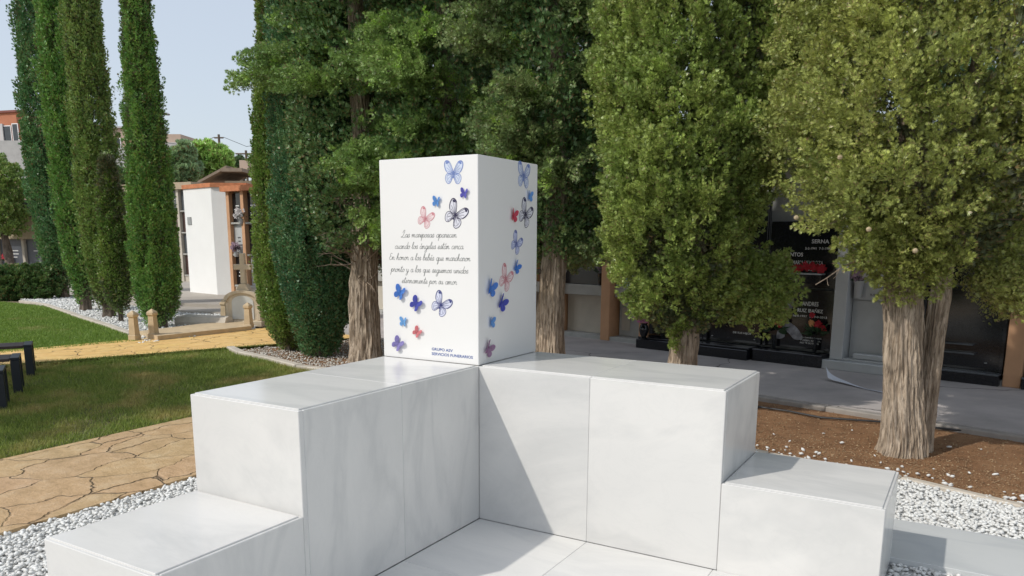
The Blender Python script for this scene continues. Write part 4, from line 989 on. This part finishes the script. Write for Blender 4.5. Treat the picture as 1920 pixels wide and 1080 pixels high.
for k_ in range(9): blossoms(m, (-.17+.042*k_+random.uniform(-.01, .01), -.03, .17+random.uniform(-.02, .035)), .045, 22, .024)
m.build('flowers', FL['red'], t)
for s, lb in ((2.60, 'posy of red roses and one peach rose left of the etched figure'), (3.10, 'posy of red roses and one peach rose right of the etched figure')):
    t = wthing('rose_posy', lb, 'flowers', s, .02, .145)
    MB().lathe([(.02, 0), (.022, .01), (.018, .10), (.026, .15)], (0, 0, 0), 12).build('vase', BLACKG, t, smooth=True)
    m = MB(); greens(m, (0, 0, .2), .15, 46, .12); m.build('foliage', STEM, t)
    m = MB(); blossoms(m, (.03, -.02, .32), .032, 22, .026); blossoms(m, (.08, -.02, .28), .03, 18, .026); blossoms(m, (-.05, -.02, .42), .024, 14, .024); m.build('flowers', FL['red'], t)
    m = MB(); blossoms(m, (-.045 if s > 2.8 else .10, -.03, .33), .026, 20, .026); m.build('peach_rose', FL['peach'], t)
t = wthing('flower_vase', 'white wall vase of faded mauve flowers on the pale grey niche front', 'vase', 3.545, -.02, .79)
MB().lathe([(.034, 0), (.040, .012), (.048, .16), (.056, .17), (.056, .185)], (0, 0, 0), 18).build('vase', plain('white_vase', (.55, .55, .54), .4, .05, 4), t, smooth=True)
m = MB(); greens(m, (0, 0, .2), .12, 40, .06); m.build('foliage', STEM, t)
m = MB(); blossoms(m, (.0, -.02, .25), .085, 50, .030, .7); m.build('flowers', FL['mauve'], t)
m = MB(); blossoms(m, (.07, -.02, .25), .05, 22, .026, .7); m.build('pale_flowers', FL['white'], t)
t = wthing('flower_vase', 'dark vase of pale faded flowers on the dark slab left of the column', 'vase', -.10, .10, .765)
MB().lathe([(.03, 0), (.035, .01), (.028, .08), (.04, .17)], (0, 0, 0), 14).build('vase', BLACKG, t, smooth=True)
m = MB(); greens(m, (0, 0, .2), .12, 40, .07); m.build('foliage', STEM, t)
m = MB(); blossoms(m, (.0, -.02, .27), .07, 30, .026); m.build('flowers', FL['mauve'], t)
t = wthing('globe_ornament', 'two small white globes on a stem in front of the pale blue plaque', 'ornament', .12, .06, .765)
m = MB(); m.tube([(0, 0, 0), (0, 0, .55)], .006, 6); m.build('stem', BLACKG, t)
m = MB()
for zz in (.46, .56): m.lathe([(.002, -.03), (.02, -.022), (.031, 0), (.02, .022), (.002, .03)], (0, -.02, zz), 12)
m.build('globes', plain('opal', (.6, .62, .60), .3, .05, 4), t, smooth=True)
# strip of paper on the pavement
m = MB(); P0 = G(1549, 712, .0); P1 = G(1668, 740, .0)
vs = []; nseg = 26
for i in range(nseg+1):
    u = i/nseg; p = Vector(P0).lerp(Vector(P1), u); wd = .115*(1-u)**.7+.028; zz = .012+.012*math.sin(u*7)+.05*math.exp(-u*16)
    sd = Vector((-.35, 1, 0)).normalized()
    vs += [p-sd*wd*.5+Vector((0, 0, .006+.5*zz)), p+sd*wd*.5+Vector((0, 0, zz+.07*math.exp(-u*7)))]
m.add(vs, [(2*i, 2*i+2, 2*i+3, 2*i+1) for i in range(nseg)])
pp = m.build('paper_strip', plain('white_paper', (.72, .74, .80), .6, .03, 4, bmp=0)); tag(pp, 'torn strip of white paper lying on the grey pavement left of the double trunk', 'paper')
sm = pp.modifiers.new('thick', 'SOLIDIFY'); sm.thickness = .001

# ------------------------------------------------------------------ benches
STEEL = plain('black_steel', (.012, .016, .022), .45, .15, 8, bmp=.1)
SLAT = plain('dark_slats', (.065, .038, .032), .6, .3, 10, bmp=.2)
bd = Vector((-.50, -.866, 0)); bang = math.atan2(bd.y, bd.x)
def make_bench(loc, label):
    t = thing('bench', label, 'bench', loc, 'backless benches on the lawn', bang)
    for x0 in (0, 1.52):
        m = MB(); m.box(x0, x0+.075, -.17, -.115, -.06, .31, .004); m.build('leg', STEEL, t)
        m = MB(); m.box(x0, x0+.075, .115, .17, -.06, .31, .004); m.build('leg', STEEL, t)
        m = MB(); m.box(x0-.0, x0+.075, -.17, .17, .311, .335, .004); m.build('frame_bar', STEEL, t)
    m = MB()
    for k in range(4): m.box(.078, 1.517, -.168+k*.085, -.090+k*.085, .300, .328, .004)
    m.build('seat', SLAT, t); return t
for px_, py_, lb in ((62, 703, 'black framed bench at the left edge, farthest of the three from the camera'), (40, 733, 'black framed bench at the left edge, middle one of the three'), (12, 763, 'black framed bench at the left edge, nearest of the three to the camera')):
    q = G(px_+5, py_-2); p = Vector((q[0], q[1], -.03)); make_bench(p, lb)

# ------------------------------------------------------------------ grave with stone posts
SAND = plain('sandstone', (.56, .43, .27), .85, .14, 7, bmp=.5)
SAND2 = plain('pale_sandstone', (.60, .50, .36), .85, .12, 7, bmp=.4)
def stone_post(px, py, top, label):
    q = G(px, py); t = thing('stone_post', label, 'post', (q[0], q[1], -.04), 'sandstone posts around the old grave', .3); h = top+.04
    MB().box(-.062, .062, -.062, .062, 0, h*.22, .008).build('base', SAND, t)
    m = MB(); m.prism([(-.05, -.05), (.05, -.05), (.05, .05), (-.05, .05)], h*.22+.001, h*.78); 
    for i in range(4, 8): x_, y_, z_ = m.v[i]; m.v[i] = (x_*.82, y_*.82, z_)
    m.build('shaft', SAND, t)
    m = MB(); m.box(-.058, .058, -.058, .058, h*.781, h*.90, .012); m.add([(-.05, -.05, h*.9), (.05, -.05, h*.9), (.05, .05, h*.9), (-.05, .05, h*.9), (0, 0, h)], [(0, 1, 4), (1, 2, 4), (2, 3, 4), (3, 0, 4)]); m.build('cap', SAND, t)
stone_post(253, 639, .40, 'sandstone post at the lawn corner, leftmost of the four')
stone_post(289, 636, .41, 'sandstone post next to the leftmost one, in front of the cypress trunk')
stone_post(422, 602, .335, 'sandstone post left of the headstone')
stone_post(467, 617, .40, 'sandstone post in front of the headstone, beside the ochre path')
# kerb slab of the grave
a1, a2, a3, a4 = G(262, 643), G(472, 620), G(440, 604), G(262, 632)
tag(MB().prism(ccw([(float(a[0]), float(a[1])) for a in (G(296, 640), G(472, 620), G(455, 606), G(262, 630))]), -.05, .045).build('grave_kerb', SAND), 'low sandstone kerb slab of the old grave along the ochre path', 'kerb stone')
hs = G(453, 611); t = thing('headstone', 'arched sandstone headstone topped by a cross, with a white marble panel', 'headstone', (hs[0]+.0, hs[1]+.1, -.04), None, .44)
m = MB()
arch = [(-.27, 0), (.27, 0), (.27, .42)]+[(.27*math.cos(a), .42+.15*math.sin(a)) for a in np.linspace(.1, PI-.1, 12)]+[(-.27, .42)]
RX = Matrix(((1, 0, 0, 0), (0, 0, -1, 0), (0, 1, 0, 0), (0, 0, 0, 1)))
m.prism(arch, -.09, .09, RX); m.build('slab', SAND2, t)
m = MB()
o_ = [(x_*1.17, z_*1.0+.0) for x_, z_ in [(.27*math.cos(a), .44+.16*math.sin(a)) for a in np.linspace(0, PI, 16)]]; i_ = [(x_*.86, z_-.045) for x_, z_ in o_]
for k in range(15):
    q4 = [i_[k], o_[k], o_[k+1], i_[k+1]]
    m.prism(q4, -.13, .12, RX)
m.box(-.35, -.27, -.12, .13, .40, .44); m.box(.27, .35, -.12, .13, .40, .44); m.build('cornice', SAND2, t)
m = MB(); pan = [(.185*math.cos(a), .40+.11*math.sin(a)) for a in np.linspace(0, PI, 12)]+[(-.185, .12), (.185, .12)]
m.prism(pan, .091, .099, RX); m.build('marble_panel', plain('aged_white_marble', (.62, .62, .58), .5, .08, 5), t)
m = MB(); m.box(-.33, .33, -.14, .14, .0, .10, .01); m.box(-.30, -.235, -.10, .12, .1, .40, .01); m.box(.235, .30, -.10, .12, .1, .40, .01); m.build('base', SAND2, t)
m = MB(); m.prism([(-.11, .60), (.11, .60), (.05, .70), (-.05, .70)], -.07, .07, RX); m.box(-.042, .042, -.04, .04, .70, 1.20, .008); m.box(-.15, .15, -.039, .039, .93, 1.02, .008); m.build('cross', SAND2, t)

# ------------------------------------------------------------------ paving, white block and niches at the left
PAVE = plain('pale_paving', (.42, .38, .33), .9, .10, 1.2, bmp=.3)
tp = [g2(*q) for q in ((345, 566), (330, 594), (440, 590), (600, 600), (620, 540), (300, 520), (250, 540))]
sheet('paved_court', ccw([g2(336, 582, .02), g2(520, 590, .02), g2(640, 560, .02), g2(560, 505, .02), g2(100, 505, .02), g2(60, 545, .02), g2(190, 560, .02)]), .02, PAVE, thick=.1)
sheet('steps', ccw([g2(300, 566, .09), g2(520, 576, .09), g2(620, 545, .09), g2(560, 505, .09), g2(200, 505, .09), g2(200, 548, .09)]), .09, PAVE, thick=.10)
tag(MB().tube([G(332, 604, .02), G(352, 603, .03), G(430, 606, .03)], [.10, .12, .12], 8).build('kerb', PALEK), kind='structure')
WHW = plain('white_render', (.90, .90, .89), .85, .03, 1.5, bmp=.3)
def at3(px, py, z=.0): q = G(px, py, z); return Vector((q[0], q[1], z))
p1, p2, p3 = at3(357, 547.5, .09), at3(408, 552.5, .09), at3(434, 555, .09)
p3 = p3+Vector((.05, .55, 0))
fwd = Vector((-.5, .85, 0)).normalized()
t = thing('niche_block_end', 'whitewashed end wall of a niche block under an orange tiled coping', 'building', p2)
foot = [tuple(p1[:2]), tuple(p2[:2]), tuple(p3[:2]), tuple((p3+fwd*2.6)[:2]), tuple((p1+fwd*2.6)[:2])]
MB().prism(ccw(foot), .02, 2.56).build('wall', WHW, t, world=True)
cc_ = Vector((sum(f[0] for f in foot)/5, sum(f[1] for f in foot)/5, 0))
big = [(cc_.x+(x_-cc_.x)*1.03, cc_.y+(y_-cc_.y)*1.03) for x_, y_ in foot]
MB().prism(ccw(big), 2.561, 2.655).build('coping', TILE, t, world=True)
q = at3(349, 424, .09); pm = p1+(p2-p1)*.12
m = MB(); d12 = (p2-p1).normalized(); nn_ = Vector((d12.y, -d12.x, 0)); A_ = Matrix(((d12.x, -nn_.x, 0, pm.x), (d12.y, -nn_.y, 0, pm.y), (0, 0, 1, 0), (0, 0, 0, 1)))
m.box(-.02, .16, -.02, .0, 1.72, 1.90, .003, A_); m.build('wall_plate', plain('tin', (.35, .36, .36), .5), t, world=True)

def niche_block(name, label, pL, pR, z0, top, nx, nz, colm, slabs, roofm, depth=2.0, colw=.12, seed=0, over=.1, roofh=.12, skirt=.25):
    """a facade of burial niches between two ground points, seen from the camera side"""
    rnd = random.Random(seed); d = (pR-pL); L_ = d.length; d.normalize(); n = Vector((d.y, -d.x, 0))
    Mx = Matrix(((d.x, -n.x, 0, pL.x), (d.y, -n.y, 0, pL.y), (0, 0, 1, z0), (0, 0, 0, 1)))
    t = thing(name, label, 'building', (pL.x, pL.y, z0))
    h = top-z0
    MB().box(0, L_, .12, depth, 0, h, 0, Mx).build('wall', CONC, t, world=True)
    MB().box(-over, L_+over, -over, depth+over, h+.001, h+roofh, 0, Mx).build('roof', roofm, t, world=True)
    MB().box(0, L_, .02, .118, 0, skirt, 0, Mx).build('skirt', RENDER_, t, world=True)
    cw = L_/nx; rh = (h-skirt)/nz
    for i in range(nx+1):
        c0 = min(max(i*cw-colw/2, 0), L_-colw); MB().box(c0, c0+colw, -.02, .119, 0, h, 0, Mx).build('column', colm, t, world=True)
    for i in range(nx):
        for j in range(nz):
            x0, x1 = i*cw+colw/2+.03, (i+1)*cw-colw/2-.03; z_0, z_1 = skirt+j*rh+.03, skirt+(j+1)*rh-.04
            mt = rnd.choice(slabs)
            s_ = MB().box(x0, x1, .07, .117, z_0, z_1, 0, Mx).build('slab', mt, t, world=True)
            m = MB(); m.box(x0-.02, x1+.02, .0, .068, z_0-.045, z_0-.005, 0, Mx); m.build('shelf', LEDGE, s_, world=True)
            lt = MB(); 
            for r_ in range(rnd.randint(1, 3)): ww = rnd.uniform(.2, .6)*(x1-x0); xx = (x0+x1)/2; zz = z_0+(z_1-z_0)*(.55-.13*r_); lt.box(xx-ww/2, xx+ww/2, .064, .0695, zz, zz+.035*rh, 0, Mx)
            lt.build('lettering', GREYL if mt is GREYM else GOLD, s_, world=True)
    return t, Mx
def blooms_at(Mx, x, z, col, r, label, y=-.03, pot=True, gr=None):
    p = Mx @ Vector((x, y, z)); t = thing('flower_pot', label, 'flowers', p, gr)
    MB().lathe([(.04, 0), (.05, .02), (.06, .12)], (0, 0, 0), 10).build('pot', GREYM if pot else BLACKG, t, smooth=True)
    m = MB(); greens(m, (0, 0, .18), r, 40, r*.8); m.build('foliage', STEM, t)
    m = MB(); blossoms(m, (0, -.02, .16+r*.6), r, 30, .05); m.build('flowers', FL[col], t)
# niches right of the white block
a, b = at3(436, 556, .09), at3(560, 566, .09)
t, Mx = niche_block('niche_block', 'niche block with orange frame right of the whitewashed wall, behind the headstone', a, b, .09, 2.42, 4, 3, TERRA, [BLACKG, BLACKG, GREYM], TILE, 2, .11, 3)
blooms_at(Mx, .55, 1.62, 'white', .13, 'white flowers on the upper shelf of the orange framed niches'); blooms_at(Mx, .30, .90, 'mauve', .10, 'faded flowers on the lower shelf of the orange framed niches')
# niches between the free cypress and the white block, and behind the group
a, b = at3(150, 524), at3(372, 534)
t, Mx = niche_block('niche_block', 'dark niche block seen between the tall cypresses and the whitewashed wall', a, b, 0.02, 2.85, 9, 4, RENDER_, [BLACKG, plain('brown_granite', (.09, .05, .045), .3), plain('slate_grey', (.10, .11, .12), .3)], plain('tan_coping', (.45, .36, .25), .8), 2.5, .10, 5, roofh=.2)
blooms_at(Mx, 6.8, .95, 'red', .12, 'red flowers on the dark niches beside the free standing cypress')
a, b = at3(-140, 519), at3(150, 524)
t, Mx = niche_block('niche_block', 'niche block with a cream band at the left edge, behind the clipped hedge', a, b, 0.02, 1.35, 6, 1, RENDER_, [plain('slate_band', (.10, .11, .13), .35), plain('slate_band2', (.07, .075, .09), .35)], plain('cream_band', (.52, .44, .30), .8), 2.5, .10, 6, roofh=.74, skirt=.42)
MB().box(-.3, 6.9, -.2, 2.6, 2.12, 2.62, 0, Mx).build('parapet', plain('grey_parapet', (.22, .22, .24), .9), t, world=True)
for x_, c_, r_, l_ in ((3.6, 'red', .16, 'pink and red flowers in front of the cream banded niches, right of the small trunk'), (2.9, 'white', .18, 'white flowers in front of the cream banded niches, left of the small trunk'), (5.1, 'white', .12, 'white flowers in front of the cream banded niches, beside the leftmost cypress')):
    blooms_at(Mx, x_, .42, c_, r_, l_)

# hedge and small trees
HL_ = leafmat('hedge_leaf', (.030, .060, .020), (.05, .085, .025), (.10, .14, .04), nscale=3)
def leafy(name, label, cat, pts, rad, mat, n, per, bl, bw, group=None, trunkpts=None, tr=.05, core=True, seed=0, flat=1.0):
    """a bush or crown made of leaf clumps round some centres (x, y, z, r)"""
    base = trunkpts[0] if trunkpts else (pts[0][0], pts[0][1], -.04)
    t = thing(name, label, cat, (base[0], base[1], base[2]), group)
    if trunkpts: trunk('trunk', trunkpts, [tr*1.2, tr, tr*.5], BARK_D, t, 12, .1, seed, res=.25)
    w_ = np.array([p[3]**2 for p in pts]); w_ = w_/w_.sum(); idx = RNG.choice(len(pts), n, p=w_)
    d = unit(RNG.normal(0, 1, (n, 3))); d[:, 2] *= flat; r_ = (RNG.uniform(.3, 1, n)**.5)*np.array([p[3] for p in pts])[idx]
    C = np.array([p[:3] for p in pts])[idx]+d*r_[:, None]
    s = np.mean([p[3] for p in pts])
    crown('crown' if trunkpts else 'leaves', [foliage('', C, d+np.array([0, 0, .6]), np.full(n, s*.35), np.full(n, s*.16), per, bl, bw, 3, None, None, shell=.2)], mat, t)
    return t
hp = [G(px_, 562)+(G(px_, 562)-CC)*0.02 for px_ in range(-60, 95, 11)]
leafy('hedge', 'low clipped green hedge at the left edge, between the lawn and the niches', 'hedge', [(float(p[0]), float(p[1]), z_, .33) for p in hp for z_ in (.15, .42)], .3, HL_, 1500, 26, .06, .025, seed=3)
tb = G(25, 528)
leafy('small_tree', 'small round tree with a slanting trunk in front of the left niches', 'tree', [tuple(D(x_, y_, 25.5))+(r_,) for x_, y_, r_ in ((10, 350, .75), (-25, 330, .8), (5, 400, .7), (22, 400, .42), (25, 350, .45), (-20, 400, .8), (28, 430, .3))], 0, LF_OLV, 700, 26, .09, .03, trunkpts=[(tb[0], tb[1], 0), tuple(D(14, 470, 25.8)), tuple(D(0, 400, 25.6))], tr=.13)

# ------------------------------------------------------------------ hill with buildings
HILLM = groundmat('hill_earth', [(.20, .13, .085), (.30, .20, .13), (.36, .28, .19)], .12, 1.2, .5)
xs = np.linspace(-170, 40, 60); ys = np.linspace(18, 150, 44); V = []; 
for yy in ys:
    for xx in xs:
        dpt = (xx-CC[0])*FW[0]+(yy-CC[1])*FW[1]; lat = (xx-CC[0])*.8605+(yy-CC[1])*.509
        hgt = max(0, min(1, (dpt-38)/50))*8.2*max(.12, min(1, (-lat-10)/25+.2))
        V.append((xx, yy, -.3+hgt+noise.noise(Vector((xx*.08, yy*.08, 0)))*.6*min(1, hgt)))
nxv = len(xs); Q = [(j*nxv+i, j*nxv+i+1, (j+1)*nxv+i+1, (j+1)*nxv+i) for j in range(len(ys)-1) for i in range(nxv-1)]
tag(mesh_np('hill', V, Q, HILLM, smooth=True), kind='structure')
WIN = plain('window_glass', (.05, .06, .07), .15, .2, 3, bmp=0)
def house(name, label, pa, pb, z0, z1, wallm, depth, wins=(), roofm=None, roofh=.3, over=.2, cat='building'):
    pL, pR = Vector(pa), Vector(pb); pL.z = pR.z = 0; d = pR-pL; L_ = d.length; d.normalize(); n = Vector((d.y, -d.x, 0))
    Mx = Matrix(((d.x, -n.x, 0, pL.x), (d.y, -n.y, 0, pL.y), (0, 0, 1, z0), (0, 0, 0, 1))); t = thing(name, label, cat, (pL.x, pL.y, z0))
    MB().box(0, L_, 0, depth, 0, z1-z0, 0, Mx).build('wall', wallm, t, world=True)
    if roofm: MB().box(-over, L_+over, -over, depth+over, z1-z0+.01, z1-z0+roofh, 0, Mx).build('roof', roofm, t, world=True)
    for (x_, z_, w_, h_) in wins:
        f = MB().box(x_*L_, x_*L_+w_, -.06, -.01, z_, z_+h_, 0, Mx).build('window', WHW, t, world=True)
        MB().box(x_*L_+.1, x_*L_+w_-.1, -.075, -.061, z_+.1, z_+h_-.1, 0, Mx).build('pane', WIN, f, world=True)
    return t, Mx
BRICKO = plain('orange_brick', (.50, .20, .11), .9, .15, .6, bmp=.2); BEIGEB = plain('beige_block', (.55, .42, .33), .9, .1, .5); GREYB = plain('pale_block', (.56, .55, .54), .9, .08, .5)
a, b = D(-60, 262, 92), D(35, 262, 90)
t, Mx = house('apartment_block', 'orange brick apartment block on the hill at the left edge', a, b, 6.0, 15.6, BRICKO, 12, [(.12, 6.6, 1.2, 1.5), (.42, 6.6, 1.2, 1.5), (.67, 6.4, 1.6, 1.8), (.90, 6.2, .9, 2.2)], plain('dark_parapet', (.24, .09, .07), .8), .25)
MB().box(3.9, 5.6, -.2, -.005, 6.2, 8.4, 0, Mx).build('balcony', GREYB, t, world=True)
house('retaining_fence', 'long pale slatted fence wall on the hill at the left edge', D(-60, 300, 80), D(60, 300, 80), 7.4, 11.2, plain('pale_corrugated', (.50, .50, .48), .8, .1, 2), .3, cat='fence')
house('flat_roofed_house', 'beige flat roofed building on the hill just left of the free standing cypress', D(196, 262, 90), D(250, 262, 90), 8, 13.9, BEIGEB, 10, [(.3, 3.6, .9, 1.2)], GREYB, .2)
t, Mx = house('retaining_fence', 'grey slatted fence on the hill between the cypresses', D(190, 300, 80), D(262, 300, 80), 6.9, 10.6, plain('pale_corrugated2', (.52, .52, .51), .8, .1, 2), .3, cat='fence')
m = MB()
for k in range(9): m.box(.3+k*.42, .42+k*.42, -.05, -.01, .6, 2.2-.4*(k % 2), 0, Mx)
m.build('slats', GREYL, t, world=True)
t, Mx = house('apartment_block', 'pale grey block with a beige top on the hill right of the free standing cypress', D(290, 262, 92), D(352, 264, 92), 6, 12.6, GREYB, 10, [(.48, 4.4, .9, 1.1), (.72, 4.4, 1.1, 1.1), (.30, 4.4, .9, 1.1), (.15, 2.2, .9, 1.1)])
MB().box(-.2, 2.9, .5, 8, 6.62, 7.6, 0, Mx).build('roof_room', BEIGEB, t, world=True)
house('brown_wall', 'rough brown wall above the orange framed niches', D(424, 380, 30), D(560, 380, 30), 1.0, 3.58, plain('rough_brown', (.27, .205, .14), .95, .2, 1.2, bmp=.6), .4, cat='wall')
t, Mx = house('brown_roofed_house', 'low brown house with a sloping tiled roof behind the whitewashed wall', D(398, 340, 46), D(458, 340, 46), 2.5, 4.75, plain('brown_wall2', (.24, .16, .11), .9), 4)
BT = plain('old_tile', (.30, .23, .17), .9, .25, 3)
m = MB(); m.add([(-.7, -.5, 2.05), (1.05, -.5, 2.95), (1.05, 4, 2.95), (-.7, 4, 2.05), (-.7, -.5, 2.2), (1.05, -.5, 3.1), (1.05, 4, 3.1), (-.7, 4, 2.2)], [(0, 3, 2, 1), (4, 5, 6, 7), (0, 1, 5, 4), (1, 2, 6, 5), (2, 3, 7, 6), (3, 0, 4, 7)]); m.v = [tuple(Mx @ Vector(v)) for v in m.v]; m.build('roof', BT, t, world=True)
m = MB(); m.box(.8, 2.0, -.6, 4, 2.75, 2.95, 0, Mx); m.build('upper_roof', BT, t, world=True); MB().box(1.5, 2.0, .5, 1.5, 2.96, 3.5, 0, Mx).build('chimney', BEIGEB, t, world=True)
TREEH = leafmat('hill_tree_leaf', (.12, .19, .055), (.16, .23, .065), (.22, .28, .09), nscale=.5)
TREEH2 = leafmat('hill_tree_grey', (.10, .145, .08), (.13, .18, .09), (.17, .21, .11), nscale=.5)
TREED = leafmat('hill_tree_dark', (.035, .06, .03), (.05, .08, .035), (.07, .10, .04), nscale=.5)
def htree(lbl, blobs, dp, mat, n, base):
    b_ = D(base[0], base[1], dp)
    leafy('hill_tree', lbl, 'tree', [tuple(D(x_, y_, dp))+(r_/F*dp,) for x_, y_, r_ in blobs], 0, mat, n, 24, .32, .12, group='trees on the hill', trunkpts=[(b_[0], b_[1], b_[2]), tuple(D(base[0], base[1]-25, dp)), tuple(D(base[0], base[1]-45, dp))], tr=.2)
htree('round light green tree on the hill, larger of the pair behind the whitewashed wall', [(385, 292, 24), (405, 298, 24), (375, 310, 24), (415, 312, 20), (395, 318, 24)], 54, TREEH, 420, (395, 350))
htree('rounded grey-green tree on the hill beside the free standing cypress', [(345, 285, 15), (335, 305, 22), (350, 318, 22), (325, 325, 18), (345, 335, 20)], 52, TREEH2, 420, (340, 360))
htree('dark small tree on the hill by the utility pole', [(450, 308, 11), (455, 318, 12), (478, 310, 9), (480, 320, 10)], 70, TREED, 220, (455, 345))
htree('dark shrub tree on the hill between the tall cypresses', [(222, 330, 12), (228, 345, 12)], 60, TREED, 160, (222, 370))
def pole(lbl, px_, top, bot, dp, arm=0, lamp=False):
    a_, b_ = Vector(D(px_, top, dp)), Vector(D(px_+3, bot, dp)); b_.x, b_.y = a_.x, a_.y
    t = thing('utility_pole' if arm else 'mast', lbl, 'pole', b_); m = MB(); m.tube([b_, a_], .09, 6); m.build('post', BARK_D, t, world=True)
    if arm:
        rt = Vector(RR)*arm; m = MB(); m.tube([a_-rt-Vector((0, 0, .25)), a_+rt-Vector((0, 0, .25))], .06, 5); m.build('crossarm', BARK_D, t, world=True)
        m = MB()
        for sgn in (-1, 1): m.tube([a_+rt*sgn-Vector((0, 0, .2)), a_+rt*sgn*6-Vector((0, 0, .9)), a_+rt*sgn*12-Vector((0, 0, .6))], .022, 4)
        m.build('wire', STEEL, t, world=True)
pole('wooden utility pole with a crossarm and wires on the hill', 461, 282, 352, 60, .8)
pole('thin antenna mast behind the light green hill tree', 410, 252, 300, 60, .35)
# street lamp head beside the free cypress
a_ = Vector(D(303, 214, 40)); t = thing('street_lamp', 'street lamp with a flat head just right of the free standing cypress tip', 'street lamp', (a_.x, a_.y, 0))
m = MB(); m.tube([(a_.x, a_.y, 0), (a_.x, a_.y, a_.z+.2)], .05, 8); m.build('post', STEEL, t, world=True)
m = MB(); rt = Vector(RR); m.tube([a_+Vector((0, 0, .05)), a_+rt*.22+Vector((0, 0, .05))], .03, 5); m.lathe([(.02, .08), (.16, .0), (.13, -.05), (.02, -.06)], tuple(a_+rt*.28), 10); m.build('lamp_head', plain('lamp_grey', (.35, .35, .36), .5), t, world=True)

# trees beyond the niche wall
for px_, dp, lb, sd in ((640, 16, 'dark cypress beyond the row, seen left of the pillar', 71), (950, 15, 'dark cypress beyond the niche wall, above the pillar', 72), (1105, 13.5, 'dark cypress beyond the niche wall, between the pillar and the low crowned cypress', 73), (1480, 12.5, 'dark cypress beyond the niche wall, between the two front cypresses', 74), (1880, 11.5, 'dark cypress beyond the niche wall at the right edge', 75)):
    q = D(px_, 560, dp); t = thing('background_cypress', lb, 'cypress tree', (q[0], q[1], -.04), 'trees beyond the niche wall')
    trunk('trunk', [(q[0], q[1], -.1), (q[0], q[1], 2), (q[0], q[1], 6)], [.16, .13, .05], BARK_D, t, 14, .1, sd, res=.3)
    pf = [(.8, .2), (1.6, .9), (3.0, 1.15), (5, 1.1), (8, .6), (10, .08)]
    crown('crown', profile_crown((q[0], q[1]), pf, 1100, .55, .16, 26, .085, .030, 3, sd, rag=.18, up=.8, out=.5, topz=6.0, clump_jit=.4), LF_G, t)
